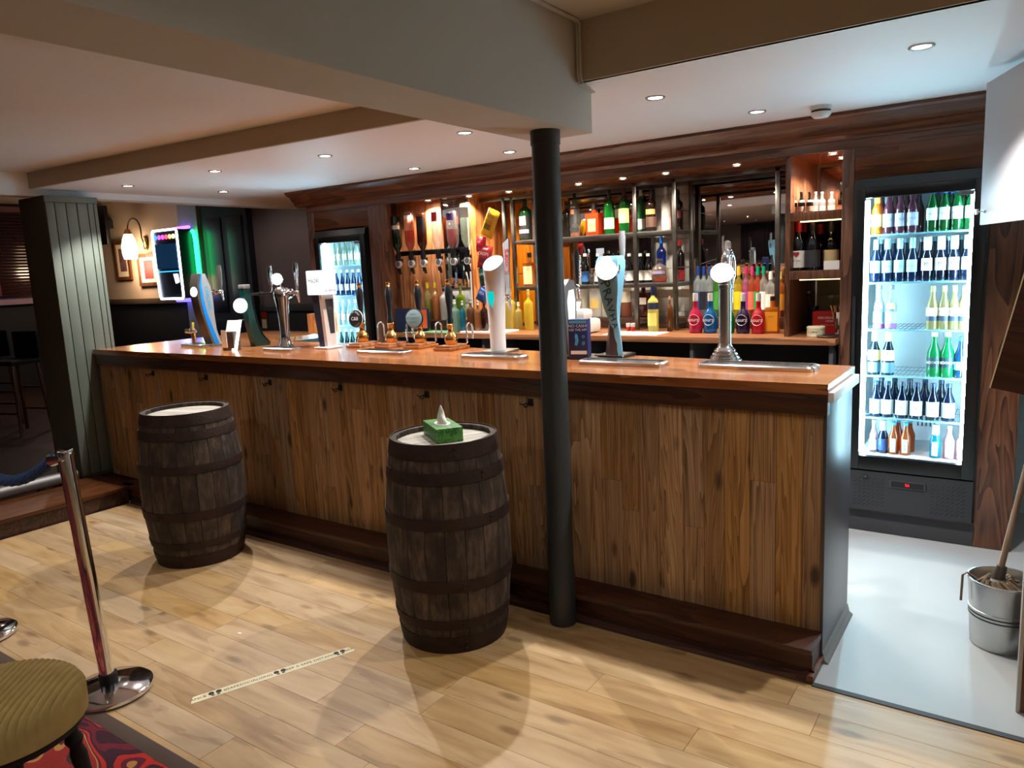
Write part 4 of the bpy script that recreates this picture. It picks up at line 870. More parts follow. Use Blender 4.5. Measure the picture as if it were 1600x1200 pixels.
# odds and ends on the back counter
till = thing('till_printer', 'white rounded till printer with a paper slip on the back counter', 'till', (-2.66, 4.62, CZ+.0008))
MB().box(-.15, .15, -.12, .12, 0, .10, .03).build('body', M['white'], till); MB().box(-.13, .13, -.10, .04, .10, .17, .03).build('cover', M['white'], till); MB().prism([(-.10, .16), (-.06, .16), (-.03, .22), (-.034, .222), (-.064, .166), (-.10, .164)], -.07, .07, 'x').build('paper_slip', M['paper'], till)
pp = tag(MB().box(-2.38, -1.99, 4.50, 4.72, CZ+.0008, CZ+.004).build('paper_sheet', M['paper']), 'white paper sheets lying at the counter edge by the limoncello', 'paper')
pp2 = tag(MB().box(-3.62, -3.20, 4.50, 4.70, CZ+.0008, CZ+.012, .003).build('folded_cloth', M['paper']), 'folded white cloth on the counter left of the column', 'cloth')
for i, u in enumerate((982, 989)):
    p = P(u, 513, y=4.78); q = thing('small_cup', 'small white and red printed cup, %s of the pair on the counter' % ('left', 'right')[i], 'cup', (p.x, 4.78, CZ+.0008), 0, 'pair of small cups')
    MB().lathe([(0, 0), (.012, 0), (.015, .03), (0, .03)], seg=14).build('sleeve', M['red'], q); MB().lathe([(0, .03), (.0155, .03), (.017, .055), (0, .055)], seg=14).build('top', M['white'], q)
mt_ = tag(MB().box(-4.18, -3.72, 4.46, 4.62, CZ+.0008, CZ+.006, .002).build('bar_mat', cm((110, 170, 120))), 'green rubber bar mat on the counter behind the hand pumps', 'mat')
for i, (xx, hh, c) in enumerate(((-4.02, .15, M['steel']), (-4.08, .125, M['steel']))):
    q = thing('cocktail_shaker', 'brushed steel cocktail shaker, %s one on the left of the counter' % ('taller', 'shorter')[i], 'shaker', (xx, 4.58-.06*i, CZ+.0069))
    MB().lathe([(0, 0), (.03, 0), (.04, hh), (.037, hh), (.028, .006), (0, .006)], seg=20).build('cup', c, q)
tl = thing('till_screen', 'black till screen with an orange panel behind the hand pumps', 'till', (-4.12, 4.52, CZ+.0008), .12)
MB().box(-.13, .13, -.05, .05, 0, .02, .004).build('foot', M['plastic'], tl); MB().box(-.16, .16, -.012, .012, .02, .19, .006).build('screen', M['navy'], tl); MB().box(.0, .15, -.0145, -.012, .03, .18).build('panel', cm((226, 96, 50)), tl)

# ================================================================== ON THE BAR
TZ = 1.12
def onbar(u, v): p = P(u, v, z=TZ); p.z = TZ+.0006; return p
def rr2d(w_, d, r, n=5):
    pts = []
    for cx, cy, a0 in ((w_-r, d-r, 0), (-w_+r, d-r, PI/2), (-w_+r, -d+r, PI), (w_-r, -d+r, 1.5*PI)):
        for k in range(n+1): a = a0+PI/2*k/n; pts.append((cx+r*math.cos(a), cy+r*math.sin(a)))
    return pts
def tray(u, v, w_, label, d=.085, rz=0):
    p = onbar(u, v); t = thing('drip_tray', label, 'drip tray', p, rz, 'drip trays on the bar')
    o1 = rr2d(w_/2, d, .03); o2 = rr2d(w_/2-.006, d-.006, .026); o3 = rr2d(w_/2-.018, d-.018, .016)
    b = MB(); b.loft([[(x, y, 0) for x, y in o1], [(x, y, .014) for x, y in o1], [(x, y, .02) for x, y in o2], [(x, y, .02) for x, y in o3], [(x, y, .012) for x, y in o3]])
    b.build('tray', M['bright'], t)
    g = MB(); n = int((w_-.05)/.016)
    for k in range(n): g.box(-w_/2+.026+k*.016, -w_/2+.034+k*.016, -d+.022, d-.022, .012, .0165)
    g.build('grille', M['bright'], t)
    return t
tray(310, 541, .28, 'chrome drip tray under the blue beer font at the far left', .07)
tray(440, 547, .30, 'chrome drip tray under the tall chrome swan-neck font', .06)
tray(600, 552, .40, 'chrome drip tray in front of the hand pumps', .055)
tray(772, 559, .40, 'chrome drip tray in front of the white font', .06)
tray(973, 569, .44, 'chrome drip tray right of the column, in front of the blue font', .065)
tray(1182, 575, .50, 'long chrome drip tray at the right end of the bar', .07)

def tap(t, z, y0, ln, hm, hh=.13, spout=True, rod=M['chrome'], r=.011):
    tp = MB().cyl((0, y0, z), (0, y0+ln, z), r, seg=12).cyl((0, y0+ln*.45, z), (0, y0+ln*.62, z), r*1.7, seg=12).ell((0, y0+ln, z), r*1.6, r*1.6, r*1.6, 12, 8).build('tap', rod, t)
    if spout: MB().cyl((0, y0+ln, z), (0, y0+ln+.012, z-.07), r*1.1, r*.6, 12).build('spout', M['chrome'] if rod != M['plastic'] else M['plastic'], tp)
    MB().lathe([(0, 0), (.008, 0), (.010, .03), (.014, .05), (.018, hh*.8), (.015, hh), (0, hh)], (0, y0+ln, z+.01), seg=12).build('handle', hm, tp)
    return tp
def disc(name, m, t, c, r, th, tilt=0, rz=0, ry=1.0, seg=24):
    """round lens facing -y, tilted up by tilt and turned by rz"""
    mt = Matrix.Translation(c) @ Matrix.Rotation(rz, 4, 'Z') @ Matrix.Rotation(-tilt, 4, 'X') @ Matrix.Rotation(PI/2, 4, 'X')
    return MB().lathe([(0, -th*.2), (r, -th*.2), (r, th*.4), (r*.8, th*.8), (0, th)], seg=seg, mat=mt, sy=ry).build(name, m, t)

# blue and silver font
t = thing('beer_font', 'curved silver font with blue stripe and vertical lettering at the far left of the bar', 'beer font', onbar(333, 540), .12)
side = [(-.03, .012), (-.055, .10), (-.10, .25), (-.118, .36), (-.112, .47), (-.09, .54), (-.035, .54), (.005, .44), (.014, .34), (.012, .24), (.02, .12), (.05, .012)]
MB().prism(side, -.036, .036, 'x').build('body', M['silver'], t)
MB().prism([(-.034, .012), (-.059, .10), (-.104, .25), (-.122, .36), (-.116, .47), (-.094, .543), (-.075, .543), (-.098, .46), (-.10, .36), (-.084, .25), (-.04, .10), (-.01, .012)], -.039, .039, 'x').build('front_edge', M['bronze'], t)
MB().prism([(-.012, .012), (-.042, .10), (-.082, .25), (-.096, .36), (-.094, .46), (-.075, .543), (-.066, .543), (-.078, .46), (-.072, .36), (-.052, .25), (-.002, .10), (.03, .012)], -.0385, .0385, 'x').build('stripe', cm((10, 130, 220), .25), t)
o = text('CARLING', .042, cm((0, 170, 220)), t, (.0385, -.032, .36)); o.rotation_euler = Matrix(((0, 0, 1), (.1, .995, 0), (-.995, .1, 0))).to_euler()
disc('lens', M['lens'], t, (0, -.118, .41), .036, .012, .1)
MB().box(-.06, .06, -.06, .07, 0, .013, .003).build('base', M['steel'], t)
tap(t, .40, .0, .13, M['bronze'], .19)
# hose tap with yellow key beside it
q = thing('soda_tap', 'small chrome tap with a yellow lever at the bar corner, left of the blue font', 'tap', onbar(304, 537))
MB().cyl((0, 0, 0), (0, 0, .09), .016).build('post', M['brass'], q); MB().ell((-.01, 0, .10), .05, .03, .024).cyl((-.03, 0, .10), (-.075, -.01, .10), .016, .02).build('body', M['chrome'], q); MB().cyl((0, 0, .12), (.01, .0, .165), .008).build('lever', cm((230, 190, 50)), q)
# green font
t = thing('beer_font', 'dark green curved font with round lit badge, second from the left', 'beer font', onbar(398, 541), .0)
MB().prism([(-.012, .0), (-.04, .14), (-.062, .30), (-.066, .42), (-.012, .425), (-.006, .30), (.012, .18), (.05, .08), (.115, .012), (.115, 0)], -.028, .028, 'x').build('body', cm((16, 62, 60), .25), t)
MB().box(-.031, .031, -.069, -.010, .418, .448, .006).build('cap', M['silver'], t)
MB().prism([(.0, .30), (.018, .18), (.056, .08), (.118, .014), (.124, .014), (.062, .085), (.024, .18), (.006, .30)], -.03, .03, 'x').build('edge', M['plastic'], t)
disc('lens', M['lens'], t, (0, -.085, .30), .052, .018, .1, .45)
tap(t, .375, -.01, .20, M['chrome'], .19, rod=M['plastic'], r=.009)
# card holder
t = thing('card_holder', 'small acrylic holder with cards and a slanted white sign between the first two fonts', 'holder', onbar(362, 547), .25)
MB().box(-.05, .05, -.03, .04, 0, .13, .003).build('box', M['bronze'], t); MB().box(-.048, -.005, -.034, -.030, .02, .14).build('card', M['paper'], t)
MB().prism([(-.035, .0), (-.030, .0), (.045, .205), (.04, .205)], .03, .075, 'x').build('sign_leg', M['lens'], t); MB().prism([(.012, .13), (.017, .13), (.045, .205), (.04, .205)], -.045, .05, 'x').build('sign', M['white'], t)
# chrome swan-neck font
t = thing('beer_font', 'polished chrome swan-neck font with round lit badge on top, third from the left', 'beer font', onbar(447, 543), .0)
MB().lathe([(0, 0), (.055, 0), (.056, .012), (.044, .035), (.036, .06), (.033, .10), (.036, .2), (.044, .30), (.05, .345), (.052, .37), (.045, .40), (.025, .42), (0, .425)], seg=28).build('column', M['chrome'], t)
MB().ell((0, .03, .375), .05, .075, .042).build('head', M['chrome'], t)
MB().cyl((0, .0, .41), (0, -.01, .455), .014).ell((0, .0, .47), .026, .02, .026).build('badge_mount', M['chrome'], t)
disc('lens', M['lens'], t, (0, -.022, .475), .040, .012, .1, .35)
tap(t, .375, .09, .05, M['chrome'], .20)
# white box font
t = thing('beer_font', 'narrow font with lit white box top and dark glass side, fourth from left', 'beer font', onbar(512, 544), .0)
MB().loft([[(-.04, -.03, .012), (.04, -.03, .012), (.04, .05, .012), (-.04, .05, .012)], [(-.05, -.06, .36), (.05, -.06, .36), (.05, .04, .36), (-.05, .04, .36)]]).build('body', M['navy'], t)
MB().loft([[(.015, -.034, .012), (.043, -.034, .012), (.043, .05, .012), (.015, .05, .012)], [(.028, -.064, .36), (.053, -.064, .36), (.053, .04, .36), (.028, .04, .36)]]).build('white_edge', M['white'], t)
MB().loft([[(.0435, -.005, .10), (.046, -.005, .10), (.046, .035, .10), (.0435, .035, .10)], [(.0515, -.035, .33), (.056, -.035, .33), (.056, .03, .33), (.0515, .03, .33)]]).build('glass_side', cm((60, 62, 66), .1), t)
MB().box(-.075, .075, -.07, .055, .36, .52, .006).build('lit_box', M['litbox'], t)
text('MADRI', .036, M['ink'], t, (0, -.0725, .45), PI/2, 0, 0); 
text('LA SIRENE', .022, M['navy'], t, (.0765, -.005, .385), PI/2, PI/2)
MB().box(-.065, .065, -.06, .075, 0, .012, .004).build('base', M['white'], t)
# hand pumps
def pump(u, v, label, badge=None):
    t = thing('hand_pump', label, 'hand pump', onbar(u, v), 0, 'hand pumps')
    pl_ = MB().box(-.065, .065, -.10, .10, 0, .018, .004).build('plinth', M['bartop'], t)
    MB().box(-.055, .055, -.085, .085, .018, .03, .004).build('plinth_top', M['bartop'], pl_)
    MB().lathe([(0, .03), (.032, .03), (.040, .05), (.042, .065), (.036, .085), (.022, .10), (.017, .11), (.020, .13), (.022, .155), (.018, .16), (0, .16)], seg=22).build('brass_body', M['brass'], t)
    hd = MB().lathe([(0, .158), (.021, .158), (.020, .18), (.0155, .20), (.016, .24), (.022, .30), (.024, .335), (.020, .375), (.012, .395), (0, .395)], seg=18).build('handle', M['plastic'], t)
    MB().lathe([(.012, .392), (.016, .396), (.013, .404), (.017, .412), (.014, .424), (0, .428)], seg=14).build('finial', M['brass'], hd)
    y = .10; pts = [(.045, y, .03)]+[(.045, y, .10)]+[(.045+.0, y+.03-.03*math.cos(a), .12+.03*math.sin(a)) for a in [PI*k/8 for k in range(9)]]+[(.045, y+.06, .05)]
    MB().tube(pts, .006, 10).build('spout', M['chrome'], t)
    if badge: badge(t)
    return t
def badge1(t):
    d_ = disc('pump_clip', M['ink'], t, (.0, -.05, .19), .058, .008, .12, .1)
    disc('rim', M['white'], d_, (0, -.0485, .19), .0595, .006, .12, .1)
    for k, ch in enumerate('BLACK SHEEP'):
        a = PI*.82-k*PI*.064
        o = text(ch, .016, M['white'], d_, (.047*math.cos(a), -.062-.0055*math.sin(a)*0, .19+.047*math.sin(a)), PI/2, 0, 0); o.rotation_euler = (PI/2-.12, -(a-PI/2), .1)
    text('C&B', .032, M['white'], d_, (0, -.0625, .19), PI/2-.12, .1)
    for k, ch in enumerate('BEST BITTER'):
        a = -PI*.80+k*PI*.06
        o = text(ch, .009, M['white'], d_, (.047*math.cos(a), -.0615, .19+.047*math.sin(a)), PI/2, 0, 0); o.rotation_euler = (PI/2-.12, -(a+PI/2), .1)
def badge3(t):
    d_ = disc('pump_clip', cm((110, 132, 136), .35), t, (.0, -.05, .19), .056, .008, .12, .3)
    disc('rim', M['chrome'], d_, (0, -.047, .19), .0635, .007, .12, .3)
    text("SHARP'S", .012, M['ink'], d_, (.004, -.064, .217), PI/2-.12, .3); text('ATLANTIC', .020, M['ink'], d_, (.004, -.0625, .192), PI/2-.12, .3); text('PALE ALE', .010, M['ink'], d_, (.004, -.0605, .168), PI/2-.12, .3)
pump(568, 541, 'hand pump with round black and white badge, leftmost of the four', badge1)
pump(613, 542, 'hand pump without badge, second from the left', None)
pump(658, 543, 'hand pump with round grey-green badge, third from the left', badge3)
pump(706, 546, 'hand pump without badge, rightmost of the four', None)
# white lens-top font
t = thing('beer_font', 'glossy white oval font with slanted lit top and turquoise emblem', 'beer font', onbar(779, 550), .1)
secs = []
for z, rx, ry, cy, tl_ in ((.012, .046, .044, 0, 0), (.10, .046, .044, 0, 0), (.25, .052, .05, -.002, 0), (.36, .060, .055, -.006, .1), (.43, .062, .058, -.010, .45), (.455, .058, .056, -.016, .75)):
    secs.append([(rx*math.cos(a), cy+ry*math.sin(a), z+.055+ry*math.sin(a)*tl_-.055*(z < .36)) if z >= .36 else (rx*math.cos(a), cy+ry*math.sin(a), z) for a in [2*PI*k/28 for k in range(28)]])
MB().loft(secs).build('body', M['white'], t)
mt = Matrix.Translation((0, -.02, .515)) @ Matrix.Rotation(math.atan(.75), 4, 'X')
MB().lathe([(0, .018), (.03, .014), (.050, .004), (.056, -.004), (.056, -.01), (0, -.01)], seg=28, mat=mt, sy=1.15).build('lens', M['lens'], t)
MB().prism([(-.018, .06), (.016, .06), (.02, .03), (.012, .0), (.004, -.03), (-.006, -.01), (-.018, .01)], -.058, -.050, 'y').build('emblem', emis('turquoise_lit', (0, 214, 206), 1.0), t).location = (0, 0, .29)
MB().box(-.085, .085, -.08, .10, 0, .012, .004).build('base', M['steel'], t)
tp = tap(t, .30, .05, .10, M['silver'], .02)
MB().loft([[(-.012, .142, .34), (.012, .142, .34), (.012, .158, .34), (-.012, .158, .34)], [(-.02, .14, .62), (.02, .14, .62), (.02, .16, .62), (-.02, .16, .62)], [(-.02, .14, .62), (.02, .14, .65), (.02, .16, .65), (-.02, .16, .62)]]).build('handle', M['silver'], tp)
text('Coors', .055, M['red'], tp, (.002, .137, .52), PI/2, 0, -PI/2)
# stout font behind the column
t = thing('beer_font', 'grey arched stout font with black handle, partly hidden by the column', 'beer font', onbar(886, 553), .0)
MB().prism([(-.05, .012), (-.075, .30), (-.06, .37), (-.02, .405), (.03, .395), (.055, .35), (.05, .25), (.03, .012)], -.04, .04, 'x').build('body', cm((84, 84, 86), .3), t)
MB().prism([(-.03, .03), (-.05, .29), (-.03, .345), (.02, .35), (.035, .29), (.015, .03)], .0402, .043, 'x').build('panel', cm((210, 226, 232), .15), t)
MB().box(-.055, .055, -.06, .05, 0, .012, .003).build('base', M['plastic'], t)
tp = tap(t, .36, .04, .10, M['plastic'], .19, r=.010)
text('GUINNESS', .026, M['paper'], tp, (.018, .139, .47), PI/2, PI/2, 0).rotation_euler = (PI/2, -PI/2, .5)
MB().prism([(-.010, .545), (.010, .545), (.012, .60), (-.012, .60)], .128, .134, 'y').build('crest', M['gold'], tp)
# app sign
t = thing('counter_sign', 'blue and purple cardboard sign telling to use the app, right of the column', 'sign', onbar(907, 561), .22)
MB().box(-.05, .05, -.03, .03, 0, .205, .001).build('carton', cm((28, 40, 96)), t); MB().box(-.0512, -.0502, -.029, .029, .01, .20).build('side_print', cm((120, 70, 130)), t)
MB().box(-.046, .046, -.0312, -.0302, .185, .2).build('strip', cm((90, 170, 200)), t)
text('NO CASH?', .021, M['paper'], t, (0, -.032, .172)); text('USE THE APP', .0165, M['paper'], t, (0, -.032, .152))
MB().prism([(-.02, .075), (-.006, .072), (.002, .095), (-.002, .125), (-.012, .135), (-.018, .12), (-.014, .10)], -.0318, -.0302, 'y').build('drawing', cm((70, 170, 214)), t)
MB().box(-.04, .044, -.0316, -.0302, .028, .046).build('note', M['paper'], t); text('#', .03, cm((120, 200, 220)), t, (.028, -.032, .085)); text('o', .03, cm((120, 200, 220)), t, (.028, -.032, .12))
# twisted blue font
t = thing('beer_font', 'twisted pale blue font with big round lit top and bold vertical lettering', 'beer font', onbar(960, 558), .0)
def sect(z, a, b_, ang, cx=0, cy=0): return [(cx+a*sx*math.cos(ang)-b_*sy*math.sin(ang), cy+a*sx*math.sin(ang)+b_*sy*math.cos(ang), z) for sx, sy in ((-1, -1), (1, -1), (1, 1), (-1, 1))]
blue = bpy.data.materials.new('pale_blue_enamel'); nt, N, L = nodes(blue); N['Principled BSDF'].inputs['Roughness'].default_value = .3; N['Principled BSDF'].inputs['Base Color'].default_value = s2l((128, 190, 216))
MB().loft([sect(.014, .036, .03, .9), sect(.10, .030, .026, .7), sect(.19, .020, .024, .45), sect(.26, .018, .02, .3)]).build('lower_body', cm((52, 34, 34), .25), t)
MB().loft([sect(.014, .012, .012, .4, .036, .0), sect(.10, .014, .013, .3, .026, -.004), sect(.19, .022, .020, .15, .010, -.010), sect(.26, .036, .026, .1, 0, -.014), sect(.35, .050, .034, .05, 0, -.016), sect(.43, .058, .042, 0, 0, -.018), sect(.49, .060, .046, 0, 0, -.016), sect(.515, .05, .036, 0, 0, -.012)]).build('upper_body', blue, t)
disc('lens', M['lens'], t, (0, -.056, .455), .060, .022, .25, .15)
disc('lens_rim', M['chrome'], t, (0, -.050, .453), .064, .012, .25, .15)
for k, ch in enumerate('PRAVHA'):
    o = text(ch, .080-.007*k, M['ink'], t, (-.012+.007*k, (-.060, -.055, -.050, -.046, -.040, -.033)[k], .375-.042*k), PI/2, 0, 0); o.rotation_euler = (PI/2+.15, 1.2, .05)
MB().box(-.08, .08, -.07, .09, 0, .015, .003).build('base', M['plastic'], t); MB().box(-.075, .075, -.065, .085, .0152, .0172).build('base_plate', M['chrome'], t)
tap(t, .46, .03, .09, M['silver'], .17, rod=M['chrome'])
# cobra font
t = thing('beer_font', 'slim steel column font with chrome hoop top and bright lit lens, rightmost on the bar', 'beer font', onbar(1133, 566), .0)
MB().lathe([(0, 0), (.074, 0), (.078, .007), (.074, .014), (.064, .016), (.068, .023), (.064, .030), (.055, .032), (.059, .039), (.055, .046), (.047, .048), (.050, .055), (.046, .062), (.036, .068), (.029, .088), (0, .088)], seg=30).build('base', M['chrome'], t)
MB().lathe([(.028, .08), (.028, .34), (.032, .342), (.032, .358), (.027, .36), (.027, .385), (0, .385)], seg=24).build('column', M['steel'], t)
arch = [(0, .0, .37), (0, .0, .43)]+[(0, .045-.045*math.cos(a), .445+.055*math.sin(a)) for a in [PI*k/10 for k in range(11)]]+[(0, .09, .39)]
MB().tube(arch, .021, 14).build('hoop', M['chrome'], t)
MB().ell((-.008, -.016, .412), .054, .034, .045).build('lens', M['lens'], t)
MB().ell((.0, .085, .41), .02, .014, .06).build('rear_lens', M['lens'], t)
MB().cyl((0, .08, .39), (0, .085, .33), .016, .012).cyl((0, .085, .33), (0, .088, .27), .008, .006).build('spout', M['chrome'], t)
MB().cyl((0, .10, .36), (0, .10, .50), .008, .010).build('handle', M['plastic'], t)
# a black serving mat on the bar behind the app sign
tag(MB().box(-2.02, -1.80, 3.30, 3.46, TZ+.0006, TZ+.012, .003).build('card_reader_tray', M['plastic']), 'low black tray on the bar behind the app sign', 'tray')

# ================================================================== IN FRONT OF THE BAR
car = bpy.data.materials.new('patterned_carpet'); nt, N, L = nodes(car); b = N['Principled BSDF']; b.inputs['Roughness'].default_value = .95
tc = N.new('ShaderNodeTexCoord'); nz = N.new('ShaderNodeTexNoise'); nz.inputs['Scale'].default_value = 2.6; nz.inputs['Distortion'].default_value = .9; nz.inputs['Detail'].default_value = .4
mp = N.new('ShaderNodeMapping'); mp.inputs['Rotation'].default_value = (0, 0, .6); mp.inputs['Scale'].default_value = (1, 2.2, 1)
r = N.new('ShaderNodeValToRGB'); r.color_ramp.interpolation = 'CONSTANT'; e = r.color_ramp.elements
e[0].position = 0; e[0].color = s2l((58, 20, 34)); e[1].position = .40; e[1].color = s2l((110, 22, 40))
for pos, c in ((.47, (60, 24, 40)), (.52, (190, 44, 32)), (.57, (96, 24, 50)), (.60, (186, 132, 70)), (.622, (150, 40, 36)), (.7, (70, 40, 30))): q = e.new(pos); q.color = s2l(c)
L.new(tc.outputs['Object'], mp.inputs[0]); L.new(mp.outputs[0], nz.inputs['Vector']); L.new(nz.outputs['Fac'], r.inputs[0])
nf = N.new('ShaderNodeTexNoise'); nf.inputs['Scale'].default_value = 400; bp = N.new('ShaderNodeBump'); bp.inputs['Strength'].default_value = .6; bp.inputs['Distance'].default_value = .004
L.new(nf.outputs['Fac'], bp.inputs['Height']); L.new(bp.outputs[0], b.inputs['Normal']); L.new(r.outputs[0], b.inputs['Base Color'])
cp = thing('carpet', 'red and purple patterned carpet at the lower left', 'carpet', (0, 0, 0))
MB().box(-5.4, -1.2, -2.9, 1.165, .0005, .007).build('pile', car, cp)
MB().box(-5.4, -1.2, 1.165, 1.222, .0005, .0055, .001).build('edge_strip', mat('carpet_edge', (74, 56, 44), .7), cp)

def stanchion(loc, label, hook=True):
    t = thing('rope_stanchion', label, 'stanchion', loc, 0, 'chrome rope stanchions')
    MB().lathe([(0, 0), (.158, 0), (.160, .006), (.158, .014), (.145, .022), (.06, .030), (.03, .034), (0, .034)], seg=48).build('base', M['chrome'], t)
    MB().lathe([(.0, .03), (.034, .03), (.034, .075), (.0, .075)], seg=24).build('collar', M['plastic'], t)
    MB().lathe([(0, .07), (.0275, .07), (.0275, .965), (.031, .966), (.031, .985), (.028, .99), (0, .992)], seg=28)  .build('post', M['chrome'], t).rotation_euler = (.028, -.039, 0)
    if hook: 
        for a in (0, PI): MB().tube([(.028*math.cos(a+2.4), .028*math.sin(a+2.4), .955), (.05*math.cos(a+2.4), .05*math.sin(a+2.4), .958), (.062*math.cos(a+2.4), .062*math.sin(a+2.4), .965)], .006, 8).build('hook', M['chrome'], t).location = (-.037, -.027, 0)
    return t
stanchion((-2.945, 1.312, .0075), 'chrome rope stanchion at the lower left')
stanchion((-3.985, 1.23, .0075), 'chrome rope stanchion at the left edge, only its base rim in view')
rp = thing('barrier_rope', 'blue twisted barrier rope clipped to the stanchion', 'rope', (-2.982, 1.285, .96))
pts = [Vector((-.075, .0, .0)) + Vector((-.87*k/20, -.06*k/20, -.14*math.sin(PI*k/20))) for k in range(21)]
mrope = mat('blue_rope', (44, 74, 120), .9, 0, .6, 200)
for ph in range(3):
    MB().tube([p+Vector((0, .011*math.cos(i*1.3+ph*2.09), .011*math.sin(i*1.3+ph*2.09))) for i, p in enumerate([pts[0].lerp(pts[0], 0)]+[pts[j].lerp(pts[j+1], s_) for j in range(20) for s_ in (0, .33, .66)])], .0145, 7).build('strand', mrope, rp)
MB().cyl((-.02, 0, .002), (-.10, -.004, -.012), .016, .026).ell((-.025, 0, .002), .022, .018, .018).build('clip', M['chrome'], rp)

# corduroy stool
sx, sy, SH = -2.385, .752, .47
stl = thing('upholstered_stool', 'round olive corduroy stool with dark turned legs at the lower left corner', 'stool', (sx, sy, .0075))
cor = bpy.data.materials.new('olive_corduroy'); nt, N, L = nodes(cor); b = N['Principled BSDF']; b.inputs['Roughness'].default_value = .95
tc = N.new('ShaderNodeTexCoord'); nz = N.new('ShaderNodeTexNoise'); nz.inputs['Scale'].default_value = 14; nz.inputs['Detail'].default_value = 6
r = N.new('ShaderNodeValToRGB'); r.color_ramp.elements[0].color = s2l((142, 120, 68)); r.color_ramp.elements[1].color = s2l((190, 168, 108))
L.new(tc.outputs['Object'], nz.inputs['Vector']); L.new(nz.outputs['Fac'], r.inputs[0]); L.new(r.outputs[0], b.inputs['Base Color'])
RS = .225
# seat as a fine grid so that the ribs are real
b_ = MB(); bm = b_.bm; NG = 96; grid = {}
A_ = [i/NG*2-1 for i in range(NG+1)]
for i, u_ in enumerate(A_):
    for j, v_ in enumerate(A_[::8]):
        # square-to-disc map keeps the rows of ribs straight
        x = u_*RS; hy = math.sqrt(max(RS*RS-x*x, 1e-8)); y = v_*hy
        d = min(1, math.hypot(x, y)/RS)
        z = SH-.05+.05*(1-d**5)**.5 + (-.007 if i % 4 == 0 else 0)
        grid[i, j] = bm.verts.new((x, y, z))
nj = len(A_[::8])
for i in range(NG):
    for j in range(nj-1):
        try: bm.faces.new((grid[i, j], grid[i+1, j], grid[i+1, j+1], grid[i, j+1]))
        except ValueError: pass
for j in (0, nj-1):
    low = [bm.verts.new((grid[i, j].co.x, grid[i, j].co.y, SH-.115)) for i in range(NG+1)]
    for i in range(NG): bm.faces.new((grid[i, j], grid[i+1, j], low[i+1], low[i]))
so = b_.build('seat', cor, stl, ang=80); so.rotation_euler = (0, 0, .75)
MB().lathe([(0, SH-.14), (RS-.012, SH-.14), (RS-.012, SH-.10), (0, SH-.10)], seg=40).build('rail', M['matte'], stl)
for k in range(4):
    a = PI/4+k*PI/2+.35; c0 = Vector((.16*math.cos(a), .16*math.sin(a), SH-.13)); c1 = Vector((.205*math.cos(a), .205*math.sin(a), 0))
    P_ = [c0.lerp(c1, q_) for q_ in (0, .12, .2, .28, .34, .42, .6, .8, .9, 1)]
    MB().tube(P_, .02, 12, [.026, .026, .018, .027, .018, .024, .021, .017, .02, .015]).build('leg', M['matte'], stl)

# printed floor tape
pa, pb = P(297, 1096, z=0), P(553, 1013, z=0); d = pb-pa; an = math.atan2(d.y, d.x); ln = d.length
tp_ = thing('floor_tape', 'cream printed distancing tape stuck on the wooden floor', 'tape', ((pa.x+pb.x)/2, (pa.y+pb.y)/2, .0004), an)
hw = .024
MB().prism([(-ln/2, -hw), (ln/2-.01, -hw), (ln/2, -hw*.3), (ln/2-.02, hw), (-ln/2+.015, hw), (-ln/2+.004, 0)], 0, .0008).build('strip', M['cream'], tp_)
for s_, f_ in (('ANCE', -.455), ('#SAFESOCIALISING', -.168), ('KEEP A SAFE DISTANCE', .214), ('#SA', .468)):
    text(s_, .0225, M['ink'], tp_, (f_*ln, 0, .0012), 0, 0)
for f_ in (-.36, .022, .405):
    for q_ in (-1, 1): MB().lathe([(0, 0), (.011, 0), (.011, .0005), (0, .0005)], (f_*ln+q_*.014, .006, .0009), 14, sy=1.1).lathe([(0, 0), (.007, 0), (.007, .0005), (0, .0005)], (f_*ln+q_*.010, -.012, .0009), 10, sy=.6).build('footprint', M['ink'], tp_)
ps = P(374, 990, z=0); tag(MB().prism([(ps.x-.012, ps.y-.006), (ps.x+.012, ps.y-.004), (ps.x+.008, ps.y+.008), (ps.x-.006, ps.y+.006)], .0004, .002).build('paper_scrap', M['paper']), 'tiny white paper scrap on the wooden floor', 'litter')

# floor rail along the step
fr_ = thing('foot_rail', 'thick brushed steel foot rail lying along the left step', 'rail', (-5.955, 2.62, FZ+.055))
mrail = mat('dull_steel', (120, 118, 116), .5, .8)
MB().cyl((0, 0, 0), (0, -4.5, 0), .045, seg=24).build('tube', mrail, fr_); MB().lathe([(.045, 0), (.043, .008), (0, .014)], seg=24, mat=Matrix.Rotation(-PI/2, 4, 'X')).build('end_cap', M['steel'], fr_)
for yy in (-.25, -1.4, -2.6): MB().box(-.02, .02, yy-.02, yy+.02, -.055, -.03).build('foot', M['matte'], fr_)

